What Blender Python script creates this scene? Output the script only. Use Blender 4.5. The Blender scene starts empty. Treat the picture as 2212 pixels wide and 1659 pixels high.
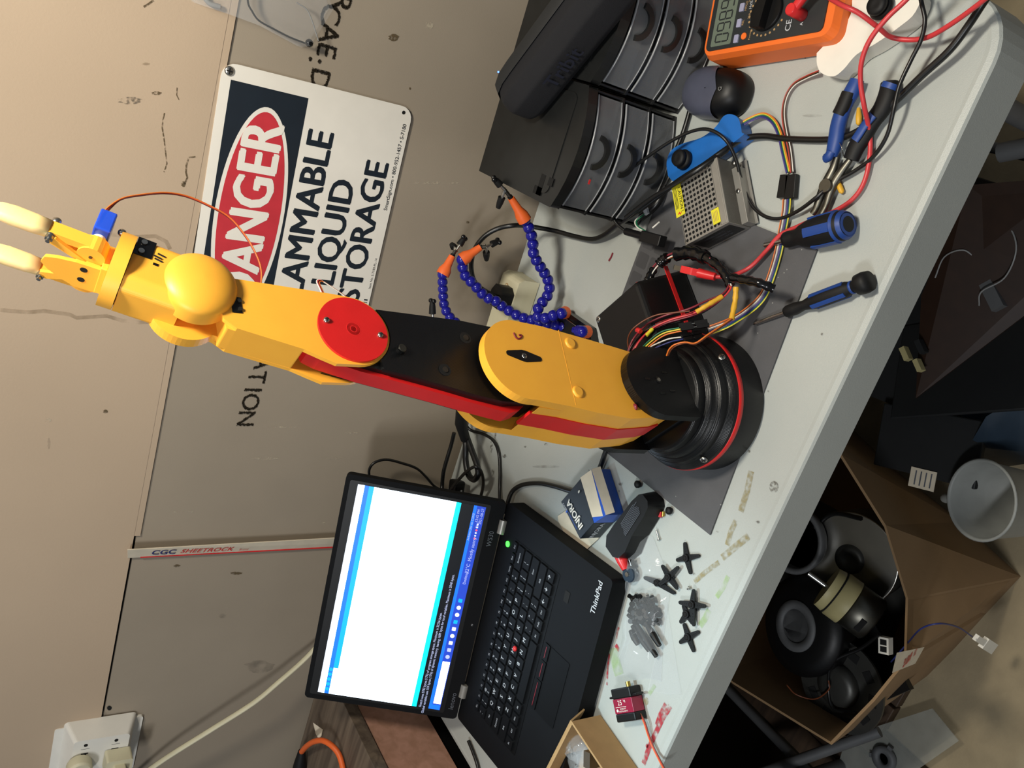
import bpy, math, random
from mathutils import Matrix, Vector as V
random.seed(7)
S = bpy.context.scene
COL = S.collection
PI = math.pi
# ------------------------------------------------------------------ camera
FPX, WPX, HPX = 1790.14, 2212, 1659
CAM = V((0.37399264, -1.08150934, 1.49771666))
def _rod(r):
    v = V(r); return Matrix.Rotation(v.length, 3, v.normalized())
RC = _rod((-0.5898, -0.2001, 0.4146)) @ Matrix(((0, 1, 0), (0, 0, -1), (-1, 0, 0)))
cd = bpy.data.cameras.new('camera'); co = bpy.data.objects.new('camera', cd); COL.objects.link(co)
co.matrix_world = Matrix.Translation(CAM) @ RC.to_4x4()
cd.sensor_width = 36; cd.lens = FPX / WPX * 36; cd.clip_start = .02
S.camera = co
# ------------------------------------------------------------------ world, lamps, exposure
S.view_settings.view_transform = 'Standard'; S.view_settings.look = 'None'
S.view_settings.gamma = 1; S.view_settings.use_curve_mapping = False
S.view_settings.exposure = 0.0
w = bpy.data.worlds.new('world'); S.world = w; w.use_nodes = True
w.node_tree.nodes['Background'].inputs[0].default_value = (.78, .88, 1, 1)
w.node_tree.nodes['Background'].inputs[1].default_value = .16
def lamp(name, loc, tgt, size, sy, power, col):
    l = bpy.data.lights.new(name, 'AREA'); l.shape = 'RECTANGLE'; l.size = size; l.size_y = sy
    l.energy = power; l.color = col
    o = bpy.data.objects.new(name, l); COL.objects.link(o); o.location = loc
    o.rotation_euler = (V(tgt) - V(loc)).to_track_quat('-Z', 'Y').to_euler()
lamp('ceiling_lamp', (.50, -.62, 1.92), (.2, -.38, .9), .15, .15, 11.8, (1, .93, .80))
lamp('shop_light', (-.55, -1.75, 2.25), (-.1, -.5, .5), .6, .15, 15, (.96, .98, 1))
sl = bpy.data.lights.new('table_fill_spot', 'SPOT'); sl.energy = 36; sl.color = (.70, .92, 1); sl.spot_size = math.radians(34); sl.spot_blend = 1; sl.shadow_soft_size = .04  # added cool fill spot, no fixture behind it; brightens the front-left tabletop
so = bpy.data.objects.new('table_fill_spot', sl); COL.objects.link(so); so.location = (-.34, -.40, 1.85)
so.rotation_euler = (V((-.26, -.53, .74)) - so.location).to_track_quat('-Z', 'Y').to_euler()
# ------------------------------------------------------------------ pixel rays -> real places
def ray(x, y): return (RC @ V(((x - WPX / 2) / FPX, -(y - HPX / 2) / FPX, -1))).normalized()
def atz(x, y, z): d = ray(x, y); return CAM + d * ((z - CAM.z) / d.z)
def aty(x, y, Y): d = ray(x, y); return CAM + d * ((Y - CAM.y) / d.y)
T = .74
# ------------------------------------------------------------------ materials
def lin(c):
    c = c / 255; return c / 12.92 if c <= .04045 else ((c + .055) / 1.055) ** 2.4
def rgb(h): return (lin(int(h[0:2], 16)), lin(int(h[2:4], 16)), lin(int(h[4:6], 16)), 1)
LAY = {'yellow': .06, 'red_print': .08, 'black_print': .3, 'blue_print': .1}
def mat(name, h, rough=.5, metal=0, var=.08, vs=40, bump=0, bs=300, spec=.5, emit=0, alpha=1, trans=0, layers=0, sss=0):
    m = bpy.data.materials.new(name); m.use_nodes = True
    nt = m.node_tree; N = nt.nodes; L = nt.links; b = N['Principled BSDF']
    c = rgb(h)
    tc = N.new('ShaderNodeTexCoord')
    nz = N.new('ShaderNodeTexNoise'); nz.inputs['Scale'].default_value = vs; nz.inputs['Detail'].default_value = 4
    L.new(tc.outputs['Object'], nz.inputs['Vector'])
    rp = N.new('ShaderNodeValToRGB')
    rp.color_ramp.elements[0].position = .3; rp.color_ramp.elements[1].position = .7
    rp.color_ramp.elements[0].color = (c[0] * (1 - var), c[1] * (1 - var), c[2] * (1 - var), 1)
    rp.color_ramp.elements[1].color = (min(1, c[0] * (1 + var)), min(1, c[1] * (1 + var)), min(1, c[2] * (1 + var)), 1)
    L.new(nz.outputs['Fac'], rp.inputs['Fac']); L.new(rp.outputs['Color'], b.inputs['Base Color'])
    b.inputs['Roughness'].default_value = rough; b.inputs['Metallic'].default_value = metal
    b.inputs['Specular IOR Level'].default_value = spec
    b.inputs['Alpha'].default_value = alpha; b.inputs['Transmission Weight'].default_value = trans
    if sss: b.inputs['Subsurface Weight'].default_value = sss; b.inputs['Subsurface Radius'].default_value = (.01, .006, .003); b.inputs['Subsurface Scale'].default_value = 1
    if emit:
        b.inputs['Emission Color'].default_value = c; b.inputs['Emission Strength'].default_value = emit
    if bump:
        n2 = N.new('ShaderNodeTexNoise'); n2.inputs['Scale'].default_value = bs; n2.inputs['Detail'].default_value = 3
        L.new(tc.outputs['Object'], n2.inputs['Vector'])
        bp = N.new('ShaderNodeBump'); bp.inputs['Strength'].default_value = bump; bp.inputs['Distance'].default_value = .001
        L.new(n2.outputs['Fac'], bp.inputs['Height']); L.new(bp.outputs['Normal'], b.inputs['Normal'])
    if layers:
        wv = N.new('ShaderNodeTexWave'); wv.bands_direction = 'Z'; wv.inputs['Scale'].default_value = layers
        wv.inputs['Distortion'].default_value = .6; wv.inputs['Detail'].default_value = 1
        L.new(tc.outputs['Object'], wv.inputs['Vector'])
        bp = N.new('ShaderNodeBump'); bp.inputs['Strength'].default_value = LAY.get(name, .2); bp.inputs['Distance'].default_value = .0006
        L.new(wv.outputs['Fac'], bp.inputs['Height']); L.new(bp.outputs['Normal'], b.inputs['Normal'])
    return m
def wood(name, h1, h2, rough=.6, sc=6, axis=0):
    m = mat(name, h1, rough); nt = m.node_tree; N = nt.nodes; L = nt.links; b = N['Principled BSDF']
    tc = N.new('ShaderNodeTexCoord'); mp = N.new('ShaderNodeMapping')
    s = [30, 30, 30]; s[axis] = 2.0; mp.inputs['Scale'].default_value = s
    nz = N.new('ShaderNodeTexNoise'); nz.inputs['Scale'].default_value = sc / 3; nz.inputs['Detail'].default_value = 6; nz.inputs['Distortion'].default_value = .6
    rp = N.new('ShaderNodeValToRGB'); rp.color_ramp.elements[0].position = .35; rp.color_ramp.elements[1].position = .65
    rp.color_ramp.elements[0].color = rgb(h2); rp.color_ramp.elements[1].color = rgb(h1)
    L.new(tc.outputs['Object'], mp.inputs['Vector']); L.new(mp.outputs['Vector'], nz.inputs['Vector'])
    L.new(nz.outputs['Fac'], rp.inputs['Fac']); L.new(rp.outputs['Color'], b.inputs['Base Color'])
    return m
def decal(name, h, a=.8, sc=120, lo=.4, hi=.6, rough=.5):      # worn ink or dirt with ragged cover
    m = mat(name, h, rough); nt = m.node_tree; N = nt.nodes; L = nt.links; b = N['Principled BSDF']
    tc = N.new('ShaderNodeTexCoord'); nz = N.new('ShaderNodeTexNoise'); nz.inputs['Scale'].default_value = sc; nz.inputs['Detail'].default_value = 5
    rp = N.new('ShaderNodeValToRGB'); rp.color_ramp.elements[0].position = lo; rp.color_ramp.elements[1].position = hi
    rp.color_ramp.elements[0].color = (0, 0, 0, 1); rp.color_ramp.elements[1].color = (a, a, a, 1)
    L.new(tc.outputs['Object'], nz.inputs['Vector']); L.new(nz.outputs['Fac'], rp.inputs['Fac']); L.new(rp.outputs['Color'], b.inputs['Alpha'])
    return m
M = {}
def mk(k, *a, **kw): M[k] = mat(k, *a, **kw); return M[k]
mk('paint', 'b5a088', .75, var=.05, vs=3, bump=.15, bs=400)
mk('drywall', '978b7a', .85, var=.06, vs=5, bump=.1, bs=600)
mk('tabletop', 'adb1ac', .42, var=.04, vs=9, bump=.25, bs=900)
mk('concrete', '9c8d70', .8, var=.14, vs=14, bump=.4, bs=200)
mk('yellow', 'ffb63c', .42, var=.03, layers=420)
mk('yellow_flat', 'ffb63c', .4, var=.03, layers=0, bump=.08, bs=900)
mk('red_print', 'd82020', .42, var=.05, layers=420)
mk('black_print', '08090a', .33, var=.2, layers=420, spec=.4)
mk('black_plastic', '0a0a0b', .45, var=.15, spec=.35)
mk('black_gloss', '0b0b0c', .18, var=.1)
mk('black_rubber', '0d0d0e', .6, var=.1, spec=.35)
mk('laptop_black', '07080b', .7, var=.08, bump=.1, bs=2000, spec=.18)
mk('key_black', '050608', .6, spec=.15)
mk('dark_void', '050505', .9)
mk('steel', 'b9b7b0', .28, 1, var=.05)
mk('steel_dark', '6a6860', .4, 1, var=.2)
mk('brass', 'b59a4c', .35, 1)
mk('alu', '98958e', .38, .45, var=.08)
mk('white_sign', 'e6e1d6', .45, var=.02)
mk('sign_black', '16202a', .45)
mk('sign_red', 'c2323c', .45)
mk('white', 'e6e2d6', .5, var=.03)
mk('white_paper', 'd9cdb6', .8)
mk('paper_white', 'e2dfd6', .8)
mk('cream', 'c9c3a6', .5, var=.04)
mk('outlet_white', 'e0ddd4', .4, var=.03)
mk('card', 'a5855a', .85, var=.07, vs=60, bump=.15, bs=300)
mk('card_dark', '8d7150', .85, var=.1, vs=10, bump=.15, bs=300)
mk('mat_grey', '515153', .75, var=.08, vs=30, bump=.3, bs=1500)
mk('mat_dark', '434345', .75)
mk('blue_ball', '1a1a86', .22, var=.05)
mk('orange_nozzle', 'e8672a', .5, var=.05)
mk('orange_rubber', 'ee7128', .5, var=.04)
mk('blue_grip', '1a3f86', .5, var=.06)
mk('blue_print', '1f66b4', .38, layers=420)
mk('blue_box', '1550b8', .4)
mk('servo_blue', '1f4fd0', .15, trans=.0, alpha=.85)
mk('red_plastic', 'd02a2c', .35)
mk('red_wire', 'c8383c', .4)
mk('dark_red', '7a1f2c', .4)
mk('brown_wire', '6e3b22', .45)
mk('orange_wire', 'e0752a', .45)
mk('yellow_wire', 'd8c83a', .45)
mk('green_wire', '1f6a48', .45)
mk('blue_wire', '27306e', .45)
mk('purple_wire', '4c3a7e', .45)
mk('white_wire', 'dcd9d0', .45)
mk('grey_wire', '8a8a88', .45)
mk('black_wire', '121212', .35)
mk('yellow_tape', 'd9a62c', .5)
mk('label_yellow', 'd9d02c', .5)
mk('silicone', 'f6d597', .45, sss=.4, var=.03)
mk('lcd', '6a7466', .3)
mk('button_grey', '9a9ab2', .4)
mk('meter_face', '26292a', .5)
mk('servo_red', '8a1636', .35)
mk('smoke', '1a1b1b', .35, var=.15, spec=.4)
mk('organ_black', '1c1c1c', .35, var=.1)
mk('drawer', '808284', .25, alpha=.42, var=.05)
mk('drawer_rim', 'a8aaac', .15, alpha=.75)
mk('speaker_cloth', '07080f', .8, bump=.6, bs=2500)
mk('speaker_rubber', '191b1d', .6)
mk('speaker_text', '1c1f2c', .5)
mk('pcb', '2c1a10', .5, var=.15, vs=60)
mk('pcb_dark', '16181a', .6)
mk('ink_brown', '6b5f4c', .8)
mk('text_grey', 'b9bcc0', .5)
mk('text_dim', '5c6068', .5)
mk('mouse_grey', '5c5f70', .34, .35)
mk('film_blue', '2c3a48', .35, alpha=.9)
mk('grey_lid', '58595a', .6)
mk('motor_cream', 'b3a878', .5)
mk('dark_metal', '4b4b48', .45, .7)
mk('green_led', '30ff30', .4, emit=6)
mk('blue_led', '3050ff', .4, emit=12)
mk('red_led', 'ff3038', .4, emit=5)
mk('cup_white', '8d8f8b', .5)
mk('scr_white', 'd8ecff', .4, emit=3.5)
mk('scr_blue', '0f62d8', .4, emit=1.3)
mk('scr_cyan', '00a0e8', .4, emit=1.0)
mk('scr_teal', '00d0e8', .4, emit=1.0)
mk('scr_black', '03060e', .35, emit=.5)
mk('scr_task', '1b3cae', .4, emit=1.0)
mk('scr_text', 'aab4d8', .4, emit=.9)
mk('scr_pale', 'd8e4f6', .4, emit=1.1)
mk('clear_bag', 'd8dcdf', .08, alpha=.12, var=.02, bump=.6, bs=90)
mk('clear_bag2', 'd8dcdf', .10, alpha=.18, var=.02, bump=.6, bs=60)
mk('acrylic', 'b5b8b0', .1, alpha=.3)
M['wood_grey'] = wood('wood_grey', '6f6152', '4c4036', axis=0)
M['wood_pink'] = wood('wood_pink', 'b98c78', 'a67c66', axis=0)
M['wood_plank'] = wood('wood_plank', '4c3a2a', '33261b', axis=0)
M['ochre'] = decal('ochre', '9a8a50', .6, 170, .32, .66)
M['ink_red'] = decal('ink_red', 'b02a38', .9, 140, .3, .62)
M['ink_green'] = decal('ink_green', '9cc45a', .5, 90, .25, .8)
M['grime'] = decal('grime', '5a5348', .6, 220, .42, .62)
M['grime_soft'] = decal('grime_soft', '6c675c', .35, 60, .35, .75)
M['wall_mark'] = decal('wall_mark', '5f5038', .9, 260, .35, .55)
M['wall_pale'] = decal('wall_pale', 'c9bda6', .55, 160, .45, .6)
M['stain_line'] = decal('stain_line', '8f7c60', .45, 60, .3, .7)
M['stamp'] = decal('stamp', '4f4536', .8, 420, .44, .56)
# ------------------------------------------------------------------ mesh builder
def fr(o, x, y, z=None):                                    # frame from origin and axes
    x = V(x).normalized(); y = V(y); y = (y - x * y.dot(x)).normalized(); z = x.cross(y)
    m = Matrix((x, y, z)).transposed().to_4x4(); m.translation = V(o); return m
def frz(o, yaw=0): return Matrix.Translation(V(o)) @ Matrix.Rotation(yaw, 4, 'Z')
I4 = Matrix.Identity(4)
_tc = {}
def glyphs(s, bold=0.0, shear=0.0):
    k = (s, bold, shear)
    if k in _tc: return _tc[k]
    cu = bpy.data.curves.new('lettering', 'FONT'); cu.body = s; cu.size = 1; cu.resolution_u = 3
    cu.offset = bold; cu.shear = shear; cu.align_x = 'CENTER'; cu.align_y = 'CENTER'
    ob = bpy.data.objects.new('lettering', cu); COL.objects.link(ob)
    bpy.context.view_layer.update()
    me = bpy.data.meshes.new_from_object(ob.evaluated_get(bpy.context.evaluated_depsgraph_get()))
    r = ([v.co.copy() for v in me.vertices], [tuple(p.vertices) for p in me.polygons])
    bpy.data.objects.remove(ob); bpy.data.curves.remove(cu); bpy.data.meshes.remove(me)
    _tc[k] = r; return r
class MB:
    def __init__(s): s.v = []; s.f = []; s.mi = []; s.sm = []; s.m = []
    def add(s, vs, fs, F=I4, m=None, sm=False):
        n = len(s.v); s.v += [F @ V(v) for v in vs]
        if m is not None and m not in s.m: s.m.append(m)
        i = s.m.index(m) if m is not None else 0
        for f in fs: s.f.append([n + k for k in f]); s.mi.append(i); s.sm.append(sm)
        return s
    def box(s, a, b, F=I4, m=None):
        (x0, y0, z0), (x1, y1, z1) = a, b
        x0, x1 = sorted((x0, x1)); y0, y1 = sorted((y0, y1)); z0, z1 = sorted((z0, z1))
        return s.add([(x, y, z) for z in (z0, z1) for x, y in ((x0, y0), (x1, y0), (x1, y1), (x0, y1))],
                     [(0, 3, 2, 1), (4, 5, 6, 7), (0, 1, 5, 4), (1, 2, 6, 5), (2, 3, 7, 6), (3, 0, 4, 7)], F, m)
    def hexa(s, P, m=None):                                   # 8 corners: bottom 4 ccw then top 4
        return s.add(P, [(0, 3, 2, 1), (4, 5, 6, 7), (0, 1, 5, 4), (1, 2, 6, 5), (2, 3, 7, 6), (3, 0, 4, 7)], I4, m)
    def prism(s, ol, z0, z1, F=I4, m=None, sm=False, ol2=None):
        a = sum(ol[i][0] * ol[(i + 1) % len(ol)][1] - ol[(i + 1) % len(ol)][0] * ol[i][1] for i in range(len(ol)))
        if ol2 is None: ol2 = ol
        if a < 0: ol = ol[::-1]; ol2 = ol2[::-1]
        n = len(ol)
        vs = [(x, y, z0) for x, y in ol] + [(x, y, z1) for x, y in ol2]
        s.add(vs, [tuple(range(n - 1, -1, -1)), tuple(range(n, 2 * n))], F, m)
        return s.add(vs, [(i, (i + 1) % n, n + (i + 1) % n, n + i) for i in range(n)], F, m, sm)
    def lathe(s, pr, F=I4, m=None, n=32, sm=True):            # profile (r, z), axis local Z
        vs = []; fs = []
        for r, z in pr:
            for k in range(n):
                a = 2 * PI * k / n; vs.append((r * math.cos(a), r * math.sin(a), z))
        for i in range(len(pr) - 1):
            for k in range(n):
                k2 = (k + 1) % n; fs.append((i * n + k, i * n + k2, (i + 1) * n + k2, (i + 1) * n + k))
        s.add(vs, fs, F, m, sm)
        if pr[0][0] > 1e-6: s.add([vs[k] for k in range(n)], [tuple(range(n - 1, -1, -1))], F, m)
        if pr[-1][0] > 1e-6: s.add([vs[(len(pr) - 1) * n + k] for k in range(n)], [tuple(range(n))], F, m)
        return s
    def cyl(s, r, z0, z1, F=I4, m=None, n=24, b=0):
        if b: pr = [(r - b, z0), (r, z0 + b), (r, z1 - b), (r - b, z1)]
        else: pr = [(r, z0), (r, z1)]
        return s.lathe(pr, F, m, n)
    def ball(s, r, c, F=I4, m=None, n=16, sc=(1, 1, 1)):
        h = n // 2; pr = [(max(1e-7, r * math.sin(PI * i / h)), -r * math.cos(PI * i / h)) for i in range(h + 1)]
        return s.lathe(pr, F @ Matrix.Translation(V(c)) @ Matrix.Diagonal((*sc, 1)), m, n)
    def tube(s, pts, r, m=None, n=8, flat=1, up=None, cap=True, rs=None):
        pts = [V(p) for p in pts]; k = len(pts); vs = []; fs = []
        t0 = (pts[1] - pts[0]).normalized()
        u = V(up) if up else (V((0, 0, 1)) if abs(t0.z) < .9 else V((1, 0, 0)))
        for i, p in enumerate(pts):
            t = (pts[min(i + 1, k - 1)] - pts[max(i - 1, 0)]).normalized()
            if up: u = V(up)
            u = (u - t * u.dot(t)).normalized(); q = t.cross(u)
            rr = rs[i] if rs else r
            for j in range(n):
                a = 2 * PI * j / n; vs.append(p + q * (rr * math.cos(a)) + u * (rr * flat * math.sin(a)))
        for i in range(k - 1):
            for j in range(n):
                j2 = (j + 1) % n; fs.append((i * n + j, i * n + j2, (i + 1) * n + j2, (i + 1) * n + j))
        s.add(vs, fs, I4, m, True)
        if cap: s.add(vs, [tuple(range(n - 1, -1, -1)), tuple((k - 1) * n + j for j in range(n))], I4, m)
        return s
    def text(s, t, size, F=I4, m=None, bold=.0, shear=0., sx=1.):
        v, f = glyphs(t, 0, shear)                          # heavier strokes: the same letters laid again, shifted by a hair
        d = bold * size
        for k, (dx, dy) in enumerate(((0, 0),) if not bold else ((-d, 0), (d, 0), (-d / 2, d / 2), (d / 2, -d / 2), (0, 0))):
            s.add([(p.x * size * sx + dx, p.y * size + dy, p.z + k * 2e-6) for p in v], f, F, m)
        return s
    def build(s, name, m=None, parent=None, bev=0, seg=2, sub=0, loc=None, ang=35):
        me = bpy.data.meshes.new(name)
        o = bpy.data.objects.new(name, me); COL.objects.link(o)
        off = V((0, 0, 0))
        if parent is not None:
            o.parent = parent; q = parent
            while q is not None: off += q.location; q = q.parent
        elif loc is not None: o.location = loc; off = V(loc)
        me.from_pydata([v - off for v in s.v], [], s.f)
        ms = s.m if s.m and s.m != [None] else []
        if ms:
            for k in ms: me.materials.append(M[k] if k else M[m])
        elif m: me.materials.append(M[m])
        me.polygons.foreach_set('material_index', s.mi if ms else [0] * len(s.f))
        me.polygons.foreach_set('use_smooth', s.sm)
        me.update()
        if bev:
            b = o.modifiers.new('bevel', 'BEVEL'); b.width = bev; b.segments = seg; b.limit_method = 'ANGLE'; b.angle_limit = math.radians(ang); b.use_clamp_overlap = True
        if sub:
            b = o.modifiers.new('sub', 'SUBSURF'); b.levels = sub; b.render_levels = sub
        return o
def tag(o, label=None, cat=None, group=None, kind=None):
    if label: o['label'] = label
    if cat: o['category'] = cat
    if group: o['group'] = group
    if kind: o['kind'] = kind
    return o
def thing(name, loc, label, cat, group=None):
    o = bpy.data.objects.new(name, None); COL.objects.link(o); o.location = loc; o.empty_display_size = .02
    return tag(o, label, cat, group)
def part_label(o, l): o['label'] = l; return o
def copy_tree(o, parent=None):
    c = o.copy(); COL.objects.link(c); c.parent = parent
    for ch in [x for x in o.children]: copy_tree(ch, c)
    return c
def spline(P, n=6):                                            # catmull-rom through points
    P = [V(p) for p in P]; P = [P[0] * 2 - P[1]] + P + [P[-1] * 2 - P[-2]]; out = []
    for i in range(1, len(P) - 2):
        a, b, c, d = P[i - 1:i + 3]
        for k in range(n):
            t = k / n; out.append(.5 * ((2 * b) + (c - a) * t + (2 * a - 5 * b + 4 * c - d) * t * t + (3 * b - a - 3 * c + d) * t ** 3))
    out.append(P[-2]); return out
def pz(l, z=None): return [atz(p[0], p[1], T + (p[2] if len(p) > 2 else z)) for p in l]
def circ(cx, cy, r, a0=0, a1=360, n=24, ry=None):
    ry = ry or r
    return [(cx + r * math.cos(math.radians(a0 + (a1 - a0) * k / n)), cy + ry * math.sin(math.radians(a0 + (a1 - a0) * k / n))) for k in range(n + (0 if abs(a1 - a0) >= 360 else 1))]
def rrect(x0, y0, x1, y1, r, n=5):
    o = []
    for cx, cy, a in ((x1 - r, y1 - r, 0), (x0 + r, y1 - r, 90), (x0 + r, y0 + r, 180), (x1 - r, y0 + r, 270)):
        o += circ(cx, cy, r, a, a + 90, n)
    return o
def screw(parent, F, r, h=.0015, name='screw', m='steel'):      # domed head with cross recess, axis local Z
    b = MB(); b.lathe([(r, 0), (r, h * .5), (r * .75, h * .9), (r * .01, h)], F, m, 16)
    b.box((-r * .6, -r * .13, h * .95), (r * .6, r * .13, h * 1.02), F, 'dark_void'); b.box((-r * .13, -r * .6, h * .95), (r * .13, r * .6, h * 1.03), F, 'dark_void')
    return b.build(name, m, parent)
exec_parts = []
# ================================================================== SETTING
def struct(o): return tag(o, kind='structure')
def on_wall(x, y, d=.0): p = aty(x, y, -d); return (p.x, p.z)
WF = fr((0, 0, 0), (1, 0, 0), (0, 0, 1))                      # wall frame: X right, Y up, Z toward the room
b = MB()
b.box((-2.2, 0, -.08), (1.6, 1.2345, 0), WF, 'drywall')
b.box((-2.2, 1.2385, -.08), (1.6, 2.6, .0035), WF, 'paint')
b.box((-2.2, 1.2345, -.08), (1.6, 1.2385, -.004), WF, 'dark_void')
b.box((-.372, 1.230, -.01), (1.5, 1.2395, .0030), WF, 'paint')      # filler smear along the seam
def wmark(pts, m, d=.0006, wd=None):
    q = [on_wall(*p) for p in pts]
    if wd:
        L = [V((x, z, 0)) for x, z in q]; vs = []
        for i, p in enumerate(L):
            t = (L[min(i + 1, len(L) - 1)] - L[max(i - 1, 0)]).normalized(); nrm = V((-t.y, t.x, 0)) * wd / 2
            vs += [(p + nrm), (p - nrm)]
        zz = .004 if q[0][1] > 1.2385 else d
        b.add([(v.x, v.y, zz) for v in vs], [(2 * i, 2 * i + 1, 2 * i + 3, 2 * i + 2) for i in range(len(L) - 1)], WF, m)
    else:
        zz = .004 if q[0][1] > 1.2385 else d
        b.add([(x, z, zz) for x, z in q], [tuple(range(len(q)))], WF, m)
def blob(cx, cy, rx, ry, m, rot=0):
    c, s = math.cos(rot), math.sin(rot)
    wmark([(cx + rx * math.cos(k * PI / 8) * (1 + .25 * math.sin(3 * k)) * c - ry * math.sin(k * PI / 8) * s, cy + rx * math.cos(k * PI / 8) * s + ry * math.sin(k * PI / 8) * c) for k in range(16)], m)
for a in ((280, 216, 24, 8, 'grime'), (337, 200, 10, 4, 'wall_mark'), (850, 81, 11, 8, 'wall_mark'), (927, 54, 9, 9, 'wall_pale'), (885, 191, 2, 3, 'wall_mark'),
          (227, 886, 5, 4, 'wall_mark'), (105, 955, 3, 12, 'grime_soft'), (104, 905, 6, 5, 'wall_pale'), (314, 137, 8, 3, 'stain_line'), (395, 396, 5, 6, 'wall_mark'),
          (180, 1660, 60, 40, 'grime_soft'), (382, 1222, 7, 3, 'wall_mark'), (510, 1238, 12, 3, 'wall_mark'), (236, 1529, 5, 5, 'dark_void'), (215, 1545, 14, 16, 'grime_soft'),
          (610, 922, 30, 2, 'wall_pale'), (575, 990, 30, 3, 'wall_pale'), (395, 1105, 25, 2, 'wall_pale'), (720, 990, 18, 2, 'wall_pale'), (760, 935, 14, 2, 'wall_pale'), (940, 395, 50, 3, 'wall_pale'),
          (1010, 480, 3, 3, 'wall_mark'), (700, 1130, 5, 3, 'wall_pale'), (480, 1330, 8, 5, 'grime_soft'), (560, 1440, 30, 14, 'grime_soft')): blob(*a)
wmark([(354, 243), (350, 258), (349, 275), (353, 300), (357, 335), (359, 352), (353, 370)], 'wall_mark', wd=.0014)
wmark([(421, 337), (406, 339), (401, 355), (400, 370), (403, 382), (397, 396)], 'wall_mark', wd=.002)
wmark([(381, 188), (380, 204), (385, 214)], 'wall_mark', wd=.001)
wmark([(330, 0), (318, 9), (309, 14)], 'wall_mark', wd=.002)
wmark([(0, 667), (60, 672), (95, 669), (150, 677), (165, 684), (230, 680), (262, 690), (300, 694), (345, 692)], 'stain_line', wd=.005)
wmark([(232, 503), (260, 507), (290, 510), (335, 508), (358, 520), (366, 536)], 'stain_line', wd=.005)
# inverted stencil on the gypsum board
SF = lambda x, y, px: WF @ Matrix.Translation((px[0], px[1], .0008)) @ Matrix.Rotation(PI + .03, 4, 'Z')
p = on_wall(541, 845)
for ch, px_, py_ in (('N', 529, 904), ('O', 539, 868), ('I', 544, 842), ('T', 553, 814), ('A', 566, 782), ('D', 688, 170), (':', 684, 131), ('E', 703, 108), ('A', 708, 72), ('C', 712, 30), ('R', 735, 4)):
    for dz in (0, 1): b.text(ch, .036, SF(0, 0, on_wall(px_, py_)), 'stamp', bold=.02, sx=1.0)
struct(b.build('wall_back', 'drywall'))
struct(MB().box((-3, -3.2, -.05), (2.4, .0, 0), I4, 'concrete').build('floor', 'concrete'))
# joint tape (paper corner strip) nailed up as a printed strip
root = thing('drywall_tape', (-.395, -.004, .9), 'white paper drywall tape strip hanging down the wall with a blue and red printed logo', 'tape')
b = MB(); SX0, SX1 = -.3825, -.4065
b.hexa([V((-.4065, -.004, .70)), V((-.3805, -.014, .70)), V((-.3800, -.0125, .70)), V((-.4065, -.0025, .70)),
        V((-.4085, -.005, 1.242)), V((-.3865, -.016, 1.247)), V((-.3860, -.0145, 1.247)), V((-.4085, -.0035, 1.242))])
b.build('strip', 'white_paper', root)
MB().box((-.4088, -.0058, .70), (-.4070, -.0030, 1.225)).build('red_edge', 'red_plastic', root)
TF = fr((-.3935, -.0125, 1.17), (0, 0, -1), (.91, -.40, 0)); TF.translation = V((-.3965, -.0112, 1.19))
bb = MB(); TY = fr((-.3965, -.0115, 1.195), V((.0, -.0, -1)), V((.92, -.38, 0)))
bb.text('CGC', .016, TY @ Matrix.Translation((0, 0, .0008)), 'blue_wire', bold=.03)
part_label(bb.build('logo', 'blue_wire', root), 'dark blue printed letters')
bb = MB(); bb.text('SHEETROCK', .014, TY @ Matrix.Translation((.062, 0, .0008)), 'red_plastic', bold=.012, shear=.25)
bb.text('Brand', .006, TY @ Matrix.Translation((.118, -.003, .0008)), 'red_plastic', shear=.25)
part_label(bb.build('brand_lettering', 'red_plastic', root), 'red slanted printed letters')
# danger sign
cx, cz, ro = .1271, 1.1029, .0315
root = thing('danger_sign', (cx, -.003, cz), 'white rectangular warning sign on the wall with a red oval and the word DANGER', 'sign')
G = WF @ Matrix.Translation((cx, cz, .003)) @ Matrix.Rotation(ro, 4, 'Z')
SW, SH = .178, .127
bb = MB(); bb.prism(rrect(-SW, -SH, SW, SH, .017), 0, .0012, G, 'white_sign'); bb.build('panel', 'white_sign', root)
bb = MB(); bb.prism([(-.166, .115), (-.166, .018), (.159, .018), (.159, .115)][::-1], .0012, .0014, G, 'sign_black'); bb.build('black_band', 'sign_black', root)
bb = MB(); bb.prism(circ(-.003, .066, .140, ry=.0445, n=64), .0014, .0016, G, 'white_sign')
bb.prism(circ(-.003, .066, .134, ry=.0395, n=64), .0016, .0018, G, 'sign_red'); bb.build('red_oval', 'sign_red', root)
bb = MB(); bb.text('DANGER', .071, G @ Matrix.Translation((-.003, .064, .0021)), 'white_sign', bold=.034, sx=.84); bb.build('danger_lettering', 'white_sign', root)
bb = MB(); bb.text('FLAMMABLE', .049, G @ Matrix.Translation((-.004, -.009, .0015)), 'sign_black', bold=.03, sx=.96)
bb.text('LIQUID', .047, G @ Matrix.Translation((-.010, -.052, .0015)), 'sign_black', bold=.03, sx=1.0)
bb.text('STORAGE', .047, G @ Matrix.Translation((-.004, -.095, .0015)), 'sign_black', bold=.03, sx=1.0)
bb.text('SmartSign.com \u2022 800-952-1457 \u2022 S-7180', .0075, G @ Matrix.Translation((.095, -.1195, .0015)), 'sign_black', bold=.012)
bb.text('Item No. S-7180-PL-14', .005, G @ Matrix.Translation((-.06, -.1225, .0015)), 'sign_black')
for k in range(18): bb.box((-.158 + k * .0033, -.1235, .0012), (-.158 + k * .0033 + .001 + .001 * (k % 2), -.118, .0015), G, 'sign_black')
bb.build('message_lettering', 'sign_black', root)
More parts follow.
